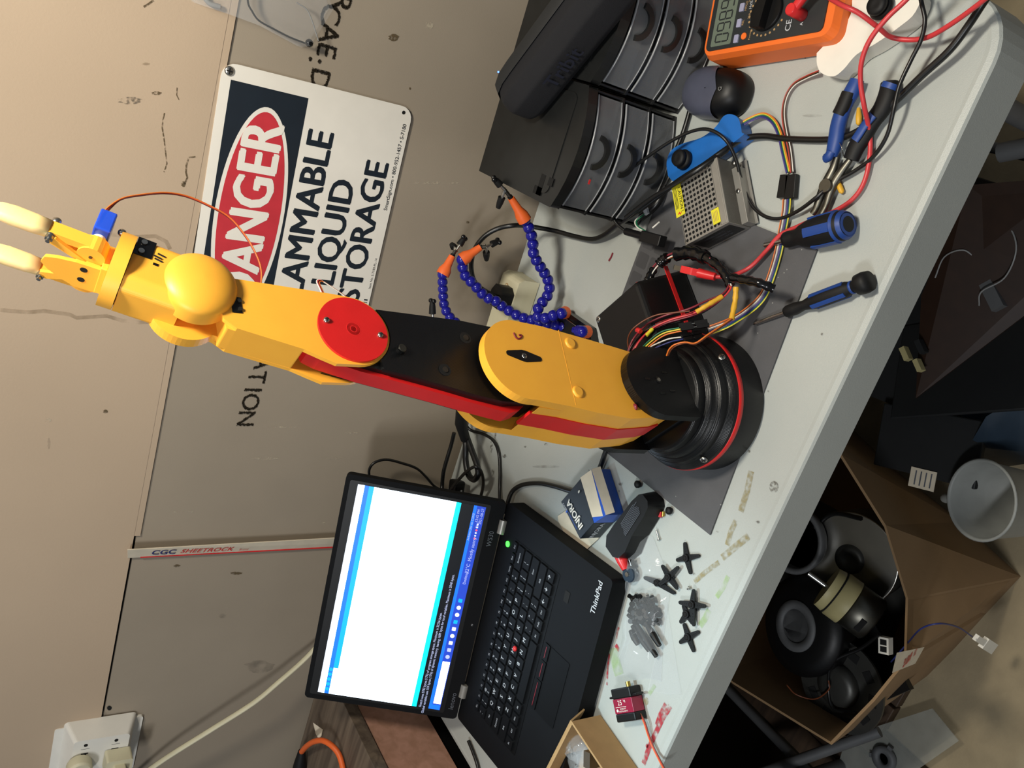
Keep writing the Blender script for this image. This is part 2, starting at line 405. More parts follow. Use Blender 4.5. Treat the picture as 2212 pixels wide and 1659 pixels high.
bb = MB(); bb.cyl(.0025, .0010, .0014, G @ Matrix.Translation((.170, -.114, 0)), 'dark_void'); bb.build('mounting_hole', 'dark_void', root)
screw(root, G @ Matrix.Translation((.1685, .1185, .0012)), .0058, .003)
# outlet with tap, plugs and flat cord
root = thing('wall_outlet', (-.75, 0, 1.24), 'white six-socket outlet tap screwed to the wall with cream plugs in it', 'outlet')
b = MB(); b.prism(rrect(-.835, 1.175, -.722, 1.302, .004), 0, .005, WF, 'outlet_white'); b.build('face_plate', 'outlet_white', root, bev=.0015)
b = MB(); o1 = rrect(-.830, 1.186, -.712, 1.290, .006); o2 = rrect(-.826, 1.200, -.718, 1.279, .006)
b.prism(o1, .003, .040, WF, 'outlet_white', ol2=o2); b.build('tap_body', 'outlet_white', root, bev=.003)
b = MB()
for sx in (-.738, -.757):
    for sz in (1.262, 1.219):
        b.box((sx - .0005 + .003, sz - .006, .0395), (sx + .0025, sz + .006, .0405), WF, 'dark_void'); b.box((sx - .008, sz - .005, .0395), (sx - .006, sz + .005, .0405), WF, 'dark_void')
        b.cyl(.0028, .0395, .0405, WF @ Matrix.Translation((sx + .010, sz - .0, 0)), 'dark_void', 12)
b.build('socket_slots', 'dark_void', root)
for q, (sx, sz) in enumerate((on_wall(172, 1662, .055), on_wall(255, 1652, .058))):
    r2 = thing('cord_plug', (sx, -.04, sz), ['round cream plug in the upper side of the outlet tap', 'boxy cream plug in the lower side of the outlet tap'][q], 'plug', 'plugs in the outlet tap')
    b = MB(); FP = WF @ Matrix.Translation((sx, sz, 0))
    if q == 0: b.cyl(.018, .041, .062, FP, 'cream', 20, .003)
    else: b.prism(rrect(-.017, -.019, .017, .019, .004), .041, .066, FP, 'cream'); b.prism(rrect(-.009, -.009, .009, .009, .003), .066, .076, FP, 'cream')
    b.build('plug_body', 'cream', r2, bev=.001)
cp = [aty(x, y, -d) for x, y, d in ((250, 1720, .03), (340, 1650, .045), (450, 1580, .055), (545, 1520, .06), (600, 1475, .055), (662, 1420, .045), (720, 1355, .04))]
b = MB(); P = spline(cp); b.tube(P, .0046, 'cream', 8, flat=.45, up=(.45, -.2, .6)); o = b.build('extension_cable', 'cream', loc=cp[0]); tag(o, 'cream flat extension cord sagging across the wall from the outlet', 'cord')
# glasses in a clear bag on the wall
root = thing('safety_glasses', (.40, -.02, 1.2), 'pair of dark-armed safety glasses in a clear bag hanging beside the sign', 'glasses')
GP = lambda x, y, d=.018: aty(x, y, -d)
b = MB(); b.tube(spline([GP(538, -60), GP(535, 0), GP(545, 25), GP(560, 45), GP(590, 62), GP(625, 80), GP(658, 93)]), .0022, 'black_plastic', flat=.5); b.ball(.005, GP(668, 93), I4, 'black_gloss', 10); b.build('temple_arm', 'black_plastic', root)
b = MB(); b.tube(spline([GP(430, -30, .01), GP(450, 5, .01), GP(475, 15, .01)]), .003, 'grey_wire'); b.build('nose_bridge', 'black_plastic', root)
b = MB(); b.tube(spline([GP(640, 5), GP(662, 20), GP(674, 45), GP(682, 70), GP(688, 88)]), .0008, 'grey_wire'); b.build('cord', 'grey_wire', root)
b = MB(); q = [GP(x, y, d) for x, y, d in ((395, -25, .02), (420, 6, .025), (500, 33, .025), (565, 57, .025), (650, 103, .022), (672, 98, .022), (720, 20, .015), (690, -60, .015), (520, -110, .02))]
c = sum(q, V()) / len(q) + V((0, -.01, 0)); n = len(q)
b.add([*q, c, *[p + V((0, .014, 0)) for p in q]], [(i, (i + 1) % n, n) for i in range(n)] + [tuple(n + 1 + i for i in range(n))][::-1], I4, 'clear_bag', True)
tag(b.build('plastic_bag', 'clear_bag', loc=q[0]), 'clear plastic bag around the safety glasses on the wall', 'bag')
# ================================================================== TABLE
XR, XL, YF = .578, -.635, -.6125
root = thing('folding_table', (0, -.3, 0), 'grey white plastic folding table with a rounded front edge and marker stains', 'table')
b = MB()
def tabol(o): return circ(XR - .055 + 0, YF + .055, .055 + o, -90, 0, 8) + [(XR + o, -.012)] + [(XL - o, -.012)] + circ(XL + .05, YF + .05, .05 + o, 180, 270, 6)
ring = [(-.010, T - .0005), (-.006, T), (0, T - .001), (.002, T - .004), (.003, T - .058), (.001, T - .060)]
n = len(tabol(0)); vs = []; fs = []
for o_, z in ring: vs += [(x, y, z) for x, y in tabol(o_)]
for i in range(len(ring) - 1):
    for k in range(n): k2 = (k + 1) % n; fs.append((i * n + k, (i + 1) * n + k, (i + 1) * n + k2, i * n + k2))
fs.append(tuple(range(n))); fs.append(tuple((len(ring) - 1) * n + k for k in range(n))[::-1])
fs = [f[::-1] for f in fs] if False else fs
b.add(vs, fs, I4, 'tabletop', False)
def tmark(pts, m, z=.0003, wd=None):
    q = [atz(p[0], p[1], T) for p in pts]
    if wd:
        vs = []
        for i, p in enumerate(q):
            t = (q[min(i + 1, len(q) - 1)] - q[max(i - 1, 0)]).normalized(); nn = V((-t.y, t.x, 0)) * wd / 2; vs += [p + nn, p - nn]
        b.add([(v.x, v.y, T + z) for v in vs], [(2 * i, 2 * i + 1, 2 * i + 3, 2 * i + 2) for i in range(len(q) - 1)], I4, m)
    else: b.add([(p.x, p.y, T + z) for p in q], [tuple(range(len(q)))], I4, m)
def tb(cx, cy, rx, ry, m, rot=0):
    c, s = math.cos(rot), math.sin(rot)
    tmark([(cx + rx * math.cos(k * PI / 8) * c - ry * math.sin(k * PI / 8) * s, cy + rx * math.cos(k * PI / 8) * s + ry * math.sin(k * PI / 8) * c) for k in range(16)], m)
tmark([(1623, 1018), (1614, 1060), (1600, 1105)], 'ochre', wd=.008)
tmark([(1590, 1125), (1578, 1150), (1571, 1178)], 'ochre', z=.00035, wd=.007)
tmark([(1617, 1158), (1590, 1180), (1560, 1205)], 'ochre', z=.0004, wd=.008)
tmark([(1553, 1215), (1525, 1235), (1500, 1257)], 'ochre', wd=.006)
tmark([(1573, 1245), (1562, 1270), (1548, 1290)], 'ink_green', wd=.006)
tmark([(1532, 1318), (1524, 1335), (1512, 1352)], 'ink_green', wd=.008)
tmark([(1448, 1525), (1432, 1550), (1418, 1580), (1402, 1615), (1390, 1650)], 'ink_red', wd=.007)
tmark([(1438, 1520), (1425, 1545), (1418, 1566)], 'ink_red', z=.00035, wd=.005)
tmark([(1316, 1380), (1308, 1400), (1300, 1425), (1288, 1460), (1280, 1495)], 'ink_red', wd=.006)
tmark([(1330, 1393), (1338, 1406)], 'ink_red', wd=.006); tmark([(1337, 1355), (1333, 1368), (1332, 1380)], 'ink_red', wd=.003); tmark([(1317, 1412), (1313, 1440), (1311, 1480)], 'ink_red', wd=.003)
tb(1398, 1611, 3, 5, 'ink_red'); tb(1395, 1515, 6, 9, 'ochre'); tmark([(1325, 1400), (1330, 1430), (1338, 1458)], 'ink_green', z=.00042, wd=.018); tmark([(1415, 1480), (1402, 1500)], 'ink_green', wd=.005)
for a in ((1672, 1052, 10, 13), (1637, 1128, 5, 3), (1551, 1148, 4, 2), (1341, 1045, 5, 4), (1339, 1060, 3, 3), (1180, 960, 4, 3), (1272, 1020, 4, 6), (1135, 965, 3, 2), (1062, 965, 3, 14), (1070, 940, 2, 12), (1090, 985, 5, 4), (1065, 1020, 3, 8),
          (1720, 800, 2, 2), (1660, 845, 2, 2), (1618, 975, 3, 3), (1500, 1240, 3, 3), (1548, 1430, 3, 2), (1776, 722, 3, 3), (1740, 125, 2, 2)): tb(*a, 'grime')
tmark([(1324, 546), (1320, 556), (1315, 564)], 'dark_red', wd=.003)
for a in ((1180, 1008, 30, 3), (1755, 250, 22, 3)): tb(*a, 'grime_soft')
tm = b.build('tabletop', 'tabletop', root)
bv = tm.modifiers.new('bevel', 'BEVEL'); bv.width = .004; bv.segments = 3; bv.limit_method = 'ANGLE'; bv.angle_limit = .6
b = MB(); b.box((.455, -.615 + .0, .711), (.462, -.6158, .722), I4, 'grime_soft')
for lx in (-.60, .52):
    b = MB()
    for yy in (-.52, -.10): b.tube([(lx, yy, .003), (lx, yy, .68)], .0125, 'grey_lid', 12)
    b.tube([(lx, -.52, .12), (lx, -.10, .12)], .009, 'grey_lid', 10); b.build('leg_frame', 'grey_lid', root)
# ================================================================== LAPTOP
LX, LY, YW, TL, LT = -.3716, -.2494, .1552, .5004, .031
root = thing('laptop', (LX, LY, T), 'black open laptop with a bright white window on its screen', 'laptop')
B = frz((LX, LY, T), YW)                                        # x right, y to the wall, z up; hinge at y=0
b = MB(); b.prism(rrect(-.18625, -.245, .18625, .006, .006), .004, LT, B, 'laptop_black')
b.build('base', 'laptop_black', root, bev=.003)
LF = B @ Matrix.Translation((0, 0, LT + .001)) @ Matrix.Rotation(PI / 2 - TL, 4, 'X')      # lid frame: X right, Y up the lid, Z toward user
b = MB(); b.prism(rrect(-.18625, .004, .18625, .245, .007), -.012, 0, LF, 'laptop_black'); lid = b.build('lid', 'laptop_black', root, bev=.002)
b = MB(); b.prism(rrect(-.178, .026, .178, .238, .003), 0, .0004, LF, 'black_plastic'); b.build('bezel', 'black_plastic', lid)
# screen
sx0, sx1, sy0, sy1 = -.1735, .1735, .033, .226
b = MB()
def sr(u0, v0, u1, v1, m, z=.0009): b.add([(sx0 + (sx1 - sx0) * u, sy1 - (sy1 - sy0) * v, z) for u, v in ((u0, v0), (u0, v1), (u1, v1), (u1, v0))], [(0, 1, 2, 3)], LF, m)
sr(0, 0, 1, 1, 'scr_black', .0007)
sr(0, 0, 1, .052, 'scr_pale'); sr(0, .03, 1, .052, 'scr_white', .001)
sr(0, .052, 1, .086, 'scr_blue'); sr(0, .086, 1, .125, 'scr_cyan'); sr(0, .088, .13, .13, 'scr_white', .001)
sr(0, .125, 1, .765, 'scr_white'); sr(0, .765, 1, .805, 'scr_teal')
sr(0, .905, 1, .93, 'scr_blue'); sr(0, .93, 1, 1, 'scr_task'); sr(.03, .935, .245, .995, 'scr_white', .0011)
sr(0, .925, .024, .995, 'scr_blue', .0011)
def st(t, u, v, s, m='scr_text', sx=1.): b.text(t, s, LF @ Matrix.Translation((sx0 + (sx1 - sx0) * u, sy1 - (sy1 - sy0) * v, .0013)), m, sx=sx)
st('Sketch uses 5782 bytes (17%) of program storage space. Maximum is 32256 bytes.', .24, .835, .0055, sx=.9)
st('Global variables use 359 bytes (17%) of dynamic memory, leaving 1689 bytes for local variables. Maximum is 2048 bytes.', .32, .865, .0055, sx=.9)
st('22\u00b0C  Mostly sunny', .77, .965, .0075); st('Desktop', .66, .965, .006); st('12:42 PM', .955, .95, .0055); st('2021-08-27', .955, .98, .0055); st('ENG', .915, .965, .0055)
st('Arduino Uno on COM3', .90, .917, .0045)
for k, m in enumerate(('scr_text', 'scr_text', 'scr_pale', 'scr_pale', 'scr_pale', 'scr_cyan', 'scr_pale', 'scr_pale', 'scr_cyan')):
    u = .27 + k * .035; b.prism(circ(sx0 + (sx1 - sx0) * u, sy1 - (sy1 - sy0) * .965, .0034, n=12) if k in (0, 3, 6, 7) else rrect(sx0 + (sx1 - sx0) * u - .003, sy1 - (sy1 - sy0) * .965 - .003, sx0 + (sx1 - sx0) * u + .003, sy1 - (sy1 - sy0) * .965 + .003, .0008), .001, .0013, LF, m)
for k in range(5): b.prism(circ(sx0 + .008 + k * .0085, sy1 - (sy1 - sy0) * .069, .003, n=12), .001, .0012, LF, 'scr_cyan')
for k in range(6): b.prism(circ(sx0 + (sx1 - sx0) * (.85 + k * .013), sy1 - (sy1 - sy0) * .965, .0014, n=8), .001, .0013, LF, 'scr_pale' if k % 3 else 'red_led')
for r_ in range(22):
    wv = .03 + .05 * random.random()
    if 5 <= r_ < 11: wv += .03
    sr(.012, .16 + r_ * .022, .012 + wv, .163 + r_ * .022, 'scr_pale', .001)
b.build('screen', 'scr_white', lid)
b = MB(); b.text('lenovo', .011, LF @ Matrix.Translation((-.155, .016, .0006)), 'text_dim'); b.text('W530', .010, LF @ Matrix.Translation((.125, .016, .0006)), 'text_dim')
b.text('\u2039\u203a', .006, LF @ Matrix.Translation((-.02, .014, .0006)), 'text_grey'); b.build('lid_lettering', 'text_dim', lid)
for s_ in (-.135, .147):
    b = MB(); b.tube([B @ V((s_ - .011, .004, LT + .001)), B @ V((s_ + .011, .004, LT + .001))], .0075, 'alu', 16); b.build('hinge', 'alu', root)
# keyboard
kb = MB(); kb.prism(rrect(-.144, -.147, .144, -.030, .003), LT - .001, LT + .0004, B, 'key_black'); kb = kb.build('keyboard', 'key_black', root)
def key(x0, y0, w_, h_, top='', sub='', cen=None):
    k = MB(); k.prism(rrect(x0 + .0007, y0 + .0007, x0 + w_ - .0007, y0 + h_ - .0007, .0016, 3), LT + .0004, LT + .0028, B, 'key_black', ol2=rrect(x0 + .0016, y0 + .0016, x0 + w_ - .0016, y0 + h_ - .0014, .0018, 3))
    z = Matrix.Translation((0, 0, LT + .0030))
    if cen: k.text(cen, .0045, B @ z @ Matrix.Translation((x0 + w_ / 2, y0 + h_ / 2, 0)), 'text_grey', sx=.85)
    elif sub: k.text(top, .0055, B @ z @ Matrix.Translation((x0 + w_ * .36, y0 + h_ * .72, 0)), 'text_grey', bold=.01); k.text(sub, .0058, B @ z @ Matrix.Translation((x0 + w_ * .36, y0 + h_ * .3, 0)), 'text_grey', bold=.01)
    elif top: k.text(top, .0088, B @ z @ Matrix.Translation((x0 + w_ * .38, y0 + h_ * .6, 0)), 'text_grey', bold=.015)
    k.build('key', 'key_black', kb)
U = .01895; X0 = -.1425; rows = -.0585
x = X0
for i, t in enumerate(['Esc', 'F1', 'F2', 'F3', 'F4', 'F5', 'F6', 'F7', 'F8', 'F9', 'F10', 'F11', 'F12', 'Home', 'End', 'Del']):
    w_ = .285 / 16; key(X0 + i * w_, -.045, w_, .0115, cen=t)
def row(y, ks):
    x = X0
    tot = sum(k[-1] for k in ks); sc = .285 / tot
    for k in ks:
        w_ = k[-1] * sc
        if len(k) == 2: key(x, y, w_, .0182, top=k[0]) if len(k[0]) == 1 else key(x, y, w_, .0182, cen=k[0].strip() or None)
        else: key(x, y, w_, .0182, top=k[0], sub=k[1])
        x += w_
row(-.0640, [('~', '`', 1), ('!', '1', 1), ('@', '2', 1), ('#', '3', 1), ('$', '4', 1), ('%', '5', 1), ('^', '6', 1), ('&', '7', 1), ('*', '8', 1), ('(', '9', 1), (')', '0', 1), ('_', '-', 1), ('+', '=', 1), ('Backspace', 2)])
row(-.0830, [('Tab', 1.5)] + [(c, 1) for c in 'QWERTYUIOP'] + [('{', '[', 1), ('}', ']', 1), ('|', '\\', 1.5)])
row(-.1020, [('CapsLock', 1.75)] + [(c, 1) for c in 'ASDFGHJKL'] + [(':', ';', 1), ('"', "'", 1), ('Enter', 2.25)])
row(-.1210, [('Shift', 2.25)] + [(c, 1) for c in 'ZXCVBNM'] + [('<', ',', 1), ('>', '.', 1), ('?', '/', 1), ('Shift', 2.75)])
x = X0
row(-.1400, [('Fn', 1), ('Ctrl', 1.2), ('Win', 1), ('Alt', 1), ('  ', 5.2), ('Alt', 1), ('PrtSc', 1), ('Ctrl', 1), ('\u2190', 1), ('\u2193', 1), ('\u2192', 1)])
b = MB(); b.ball(.0042, (-.0005, -.0955, LT + .004), B, 'red_plastic', 12, (1, 1, .7)); part_label(b.build('pointing_stick', 'red_plastic', root), 'red rubber pointing stick')
b = MB(); b.prism(rrect(-.056, -.208, .044, -.166, .002), LT - .001, LT + .0007, B, 'key_black'); b.build('touchpad', 'key_black', root, bev=.0005)
for x0, x1 in ((-.056, -.012), (-.011, .018), (.019, .044)):
    b = MB(); b.prism(rrect(x0, -.1645, x1, -.152, .0015), LT, LT + .0018, B, 'key_black'); 
    if x1 - x0 > .02: b.box((x0 + .004, -.1585, LT + .0018), (x1 - .004, -.1575, LT + .0022), B, 'dark_red')
    b.build('mouse_button', 'key_black', root)
b = MB(); b.prism(rrect(.115, -.175, .131, -.165, .001), LT - .001, LT + .0005, B, 'dark_void'); b.build('fingerprint_reader', 'dark_void', root)
b = MB(); b.text('ThinkPad', .0125, B @ Matrix.Translation((.152, -.225, LT + .0006)), 'text_grey', bold=.014); b.build('brand_lettering', 'text_grey', root)
b = MB(); b.cyl(.0045, 0, .001, B @ Matrix.Translation((.128, -.018, LT)), 'green_led', 16); part_label(b.build('power_light', 'green_led', root), 'glowing green power light')
tag(root, None)
# mouse receiver glow / usb stick on the left side
b = MB(); b.box((-.215, -.165, .012), (-.187, -.150, .024), B, 'black_gloss'); b.box((-.212, -.1665, .014), (-.200, -.1645, .021), B, 'red_led')
tag(b.build('usb_stick', 'black_gloss', loc=B @ V((-.2, -.15, .01)), bev=.001), 'small black plug-in stick glowing red at the left side of the laptop', 'usb stick')
# ================================================================== ROBOT ARM
O = V((.109, -.469, T)); AF = math.radians(234)
FV = V((math.cos(AF), math.sin(AF), 0)); NV = V((math.cos(AF + PI / 2), math.sin(AF + PI / 2), 0)); ZV = V((0, 0, 1))
R = fr(O, FV, NV)                                              # arm frame: X forward, Y toward the camera side, Z up
RP = fr(O, FV, ZV)                                             # side view frame: X forward, Y up, Z away (-n)
def uw(b, ol, n0, n1, m=None, ol2=None): return b.prism(ol, -n1, -n0, RP, m, ol2=ol2)
def atn(x, y, n):
    d = ray(x, y); return CAM + d * ((n - (CAM - O).dot(NV)) / d.dot(NV))
root = thing('robot_arm', O, 'tall yellow, black and red 3D-printed robot arm with a two-finger gripper', 'robot arm')
mz = .0022
b = MB(); b.lathe([(.079, mz), (.079, .0355), (.0785, .0365), (.0785, .0430), (.0795, .0440), (.0785, .0475), (.073, .0515), (.0715, .0535), (.0715, .0610), (.0690, .0625), (.0665, .0630), (.0660, .0700), (.0625, .0735), (.059, .0745), (.0001, .0745)], R, 'black_print', 96)
base = b.build('base', 'black_print', root)
b = MB(); b.lathe([(.0790, .0362), (.0799, .0366), (.0799, .0432), (.0790, .0436)], R, 'red_print', 96); 
b.hexa([R @ V(p) for p in ((-.165, .0378, .036), (-.03, .0378, .036), (-.03, .0388, .036), (-.165, .0388, .036), (-.163, .0378, .043), (-.03, .0378, .043), (-.03, .0388, .043), (-.163, .0388, .043))])
part_label(b.build('red_band', 'red_print', root), 'red printed band around the black base')
for dg in (101.5, 3, -80, 182):
    a = math.radians(dg); c = R @ Matrix.Rotation(a, 4, 'Z') @ Matrix.Translation((.0757, 0, .0500)) @ Matrix.Rotation(math.radians(54), 4, 'Y')
    screw(base, c, .0042, .0022)
# rear cable housing
b = MB(); b.hexa([R @ V(p) for p in ((-.168, -.038, mz), (-.02, -.038, mz), (-.02, .038, mz), (-.168, .038, mz), (-.134, -.046, .098), (-.045, -.046, .098), (-.045, .038, .098), (-.134, .038, .098))], 'black_plastic')
hs = b.build('cable_housing', 'black_plastic', root, bev=.006, seg=3)
screw(hs, R @ Matrix.Translation((-.128, -.038, .0978)), .0040, .0015)
# turret with two lugs around the shoulder joint
b = MB(); b.lathe([(.060, .0745), (.0595, .083), (.057, .0855), (.0001, .0855)], R, 'black_print', 72)
def lug(n0, n1): 
    ol = circ(.005, .131, .0415, 0, 180, 20) + [(-.0365, .084), (.0465, .084)]
    uw(b, ol, n0, n1, 'black_print')
lug(.0365, .0465); lug(-.0465, -.0365)
b.box((-.046, -.0365, .0745), (.040, .0365, .091), R, 'black_print')
tu = b.build('turret', 'black_print', root, bev=.0015)
c = RP @ Matrix.Translation((.0045, .130, -.0465)) @ Matrix.Rotation(PI, 4, 'X')
b = MB(); b.cyl(.0042, -.0005, .0008, c, 'black_gloss', 16); b.cyl(.0022, .0008, .0014, c, 'steel', 12); part_label(b.build('pivot_screw', 'steel', tu), 'small steel pivot screw')
for dx, dy in ((0, .016), (-.010, -.013), (.012, -.016), (.016, 0)):
    b = MB(); b.box((.0045 + dx - .0012, .130 + dy - .004, -.0470), (.0045 + dx + .0012, .130 + dy + .004, -.0466), RP, 'black_gloss'); b.build('horn_slot', 'black_gloss', tu)
# lower link
nearo = circ(-.0113, .294, .0438, -4, 176, 30) + [(-.0525, .262), (-.0485, .235), (-.0428, .198), (-.0385, .171), (-.034, .146), (-.031, .118)] + circ(.004, .118, .034, 180, 350, 16) + [(.0425, .130), (.0470, .175), (.0425, .2187), (.0370, .253), (.0333, .284)]
bodyo = [(.0345, .282), (.008, .258), (-.030, .247), (-.0485, .235), (-.0428, .198), (-.0385, .171), (-.034, .146), (-.031, .118)] + circ(.004, .118, .034, 180, 350, 16) + [(.0425, .130), (.0470, .175), (.0425, .2187), (.0370, .253)]
b = MB(); uw(b, nearo, .0255, .036, 'yellow'); uw(b, nearo, -.036, -.0255, 'yellow'); uw(b, bodyo, -.0255, .0255, 'yellow')
ll = b.build('lower_link', 'yellow_flat', root, bev=.0022, seg=3, ang=40)
b = MB(); fe = [(.0333, .2835), (.0370, .253), (.0425, .2187), (.0470, .175), (.0425, .130), (.0392, .114)]
for i in range(len(fe) - 1):
    (a0, c0), (a1, c1) = fe[i], fe[i + 1]; uw(b, [(a0 - .002, c0), (a0 + .0011, c0), (a1 + .0011, c1), (a1 - .002, c1)], -.0115, .0125)
part_label(b.build('red_stripe', 'red_print', ll), 'red stripe down the narrow front of the lower link')
b = MB(); hc = RP @ Matrix.Translation((-.0147, .2925, -.0362)) @ Matrix.Rotation(PI / 2 + .09, 4, 'Z')
b.prism([(-.0205, .0012), (-.019, .0026), (-.002, .0064), (.002, .0064), (.019, .0026), (.0205, .0012), (.0205, -.0012), (.019, -.0026), (.002, -.0064), (-.002, -.0064), (-.019, -.0026), (-.0205, -.0012)], -.0003, .002, hc)
part_label(b.build('servo_horn', 'black_plastic', ll, bev=.0004), 'black two-arm servo horn let into the yellow link')
screw(ll, RP @ Matrix.Translation((-.0147, .2925, -.0362)) @ Matrix.Rotation(PI, 4, 'X'), .0030, .0012)
for hu, hw in ((-.036, .2285), (.0205, .2375)):
    b = MB(); b.lathe([(.0066, .0), (.0062, .0014), (.0052, .0020), (.0046, .0021)], RP @ Matrix.Translation((hu, hw, -.0360)) @ Matrix.Rotation(PI, 4, 'X'), 'yellow', 24)
    b.cyl(.0046, -.0001, .0002, RP @ Matrix.Translation((hu, hw, -.0362)) @ Matrix.Rotation(PI, 4, 'X'), 'brown_wire', 24); b.build('screw_well', 'yellow_flat', ll)
b = MB(); uw(b, [(-.0505, .2385), (.0355, .2445), (.0355, .2450), (-.0505, .2392)], .0356, .03615); b.build('seam', 'yellow_flat', ll)
b = MB(); b.tube(spline([atn(x, y, .0363) for x, y in ((1110, 719), (1113, 727), (1119, 732), (1126, 729), (1126, 724), (1121, 724))], 4), .0009, 'dark_red'); b.build('ink_mark', 'dark_red', ll)
b = MB(); b.ball(.0042, RP @ V((.033, .1655, -.0350)), I4, 'dark_red', 10, (1, 1, .5)); b.build('red_blob', 'dark_red', ll)
# upper arm, black with a red spine
fu = [(-.0040, .480), (.0012, .4527), (.0109, .4078), (.0180, .3750), (.0245, .3477), (.0305, .3150), (.0300, .2930)]
bo = circ(-.0345, .459, .0285, 30, 180, 14) + [(-.060, .440), (-.0600, .428), (-.0600, .372), (-.0595, .330), (-.0553, .304)] + circ(-.0115, .294, .040, 180, 335, 16)
blk = [(u - .0035, w_) for u, w_ in fu[::-1]]
ol = bo + blk[1:]
inn = [(u * .8 - .006 + (-.004), .375 + (w_ - .375) * .9) for u, w_ in ol]
b = MB()
uw(b, ol, -.0145, .0145, 'black_print')
low = [(-.0553, .304), (-.0588, .345), (-.0590, .400), (-.0590, .4335)] + circ(-.0345, .459, .0352, 227, 322, 12) + [(.0030, .4360), (.0080, .408), (.0150, .375), (.0215, .3477), (.0268, .318), (.0270, .296)] + circ(-.0115, .294, .0385, 0, -180, 16)[1:]
lo2 = [(-.0505, .304), (-.048, .335), (-.036, .352), (-.016, .352), (-.002, .345), (.012, .335), (.018, .315), (.0215, .296)] 
uw(b, low, .0145, .0190, 'black_print'); uw(b, [(u - (.006 if u > -.02 else 0), w_) for u, w_ in low], -.0185, -.0145, 'black_print')
ua = b.build('upper_arm', 'black_print', root, bev=.003, seg=3, ang=30)
sp = [(-.030, .5035), (-.014, .4990), (-.0085, .4880), (.0012, .4527), (.0109, .4078), (.0180, .3750), (.0245, .3477), (.0305, .3200), (.0335, .3046), (.0300, .2930), (.0200, .2800), (.006, .2680)]
b = MB(); il = [(u - .010, w_ - .002) for u, w_ in sp]
uw(b, sp + il[::-1], -.0090, .0090)
part_label(b.build('red_spine', 'red_print', ua), 'red stripe along the front edge of the black upper arm')
for hu, hw, k in ((-.0152 - .003, .4165, 0), (-.0020, .3740, 1), (-.0395, .343, 1), (-.036, .382, 2)):
    nn = .0190
    c = RP @ Matrix.Translation((hu, hw, -nn)) @ Matrix.Rotation(PI, 4, 'X')
    if k == 0: b = MB(); b.cyl(.0046, 0, .004, c, 'black_print', 20); b.cyl(.0040, .004, .0050, c, 'steel_dark', 16, .0006); b.build('screw', 'steel_dark', ua)
    elif k == 1: b = MB(); b.cyl(.0062, 0, .0003, c, 'dark_void', 20); b.cyl(.0030, .0003, .0010, c, 'steel_dark', 12); b.build('screw_well', 'dark_void', ua)
# forearm
fo = circ(-.0345, .459, .0345, -180, -4, 22) + [(.0008, .479), (-.0035, .490), (-.0103, .5055), (-.0257, .571), (-.0290, .580), (-.058, .596), (-.0700, .590), (-.0735, .572), (-.0700, .4725)]
fb = [(-.0700, .500), (-.0103, .5055), (-.0240, .560), (-.0260, .567), (-.046, .568), (-.0725, .560)]
b = MB(); plate = [p for p in fo]
up = circ(-.0345, .459, .0345, -180, -4, 22) + [(.0008, .479), (-.0035, .490), (-.0103, .5060), (-.0240, .560), (-.032, .570), (-.066, .575), (-.0722, .566), (-.0700, .4725)]
uw(b, up, .0142, .0185, 'yellow'); uw(b, up, -.0185, -.0142, 'yellow'); uw(b, fb, -.0142, .0142, 'yellow')
fa = b.build('forearm', 'yellow_flat', root, bev=.0015, seg=3, ang=40)
b = MB(); uw(b, [(-.0722, .538), (-.049, .545), (-.046, .556), (-.030, .556), (-.0235, .552)] + circ(-.0545, .590, .0290, -15, 195, 30)[0:0] + circ(-.0545, .590, .0290, -40, 215, 36), -.0185, -.0075)
b.build('far_joint_disc', 'yellow_flat', fa, bev=.001)
b = MB(); b.box((-.0535, .5545, -.0192), (-.0385, .5625, -.0150), RP, 'black_plastic'); bx = b.build('servo_tail', 'black_plastic', fa)
for q in (-.0500, -.0420): b = MB(); b.cyl(.0018, 0, .0012, RP @ Matrix.Translation((q, .5562, -.0192)) @ Matrix.Rotation(PI, 4, 'X'), 'steel_dark', 12); b.build('screw', 'steel_dark', bx)
b = MB(); c = RP @ Matrix.Translation((-.0343, .4595, -.0185)) @ Matrix.Rotation(PI, 4, 'X'); b.prism(circ(0, 0, .0322, n=96), 0, .0024, c, 'red_print', True)
for r_ in (.003, .0065): b.lathe([(r_ - .0004, .0024), (r_, .0026), (r_ + .0004, .0024)], c, 'red_print', 32)
dk = b.build('elbow_cap', 'red_plastic', root); part_label(dk, 'round red cap plate over the elbow joint')
for su, sw in ((-.0397, .4840), (-.0305, .4350)): screw(dk, RP @ Matrix.Translation((su, sw, -.0209)) @ Matrix.Rotation(PI, 4, 'X'), .0028, .0026)
b = MB(); b.box((-.030, .4845, .0144), (.004, .4900, .0146), RP, 'yellow')
# wrist joint and body
AV = (FV * -.29 + ZV * .957).normalized(); PV = NV.cross(AV)
FC = O + FV * -.078 + ZV * .643
GR = fr(FC, PV, NV)                                            # gripper frame: X forward normal, Y to the camera side, Z along the wrist
b = MB(); bc = RP @ Matrix.Translation((-.0612, .5860, 0))
pr = [(.0292, .0055)] + [(.0292 * math.cos(a), .0185 + .013 * math.sin(a)) for a in [k * PI / 16 for k in range(8)]] + [(.0001, .0315)]
b.lathe(pr, bc @ Matrix.Rotation(PI, 4, 'X'), 'yellow', 64); 
wd = b.build('wrist_dome', 'yellow_flat', root)
b = MB()
oc = [(.0265, .014), (.0265, -.016), (.020, -.0235), (-.020, -.0235), (-.0265, -.017), (-.0265, .014), (-.019, .0225), (.018, .0225)]
b.prism(oc, -.0520, -.0065, GR, 'yellow')
b.prism([(.020, .0225), (.020, -.006), (-.020, -.006), (-.020, .0225)], -.066, -.045, GR, 'yellow')
wb = b.build('wrist_body', 'yellow_flat', root, bev=.0025, seg=3)
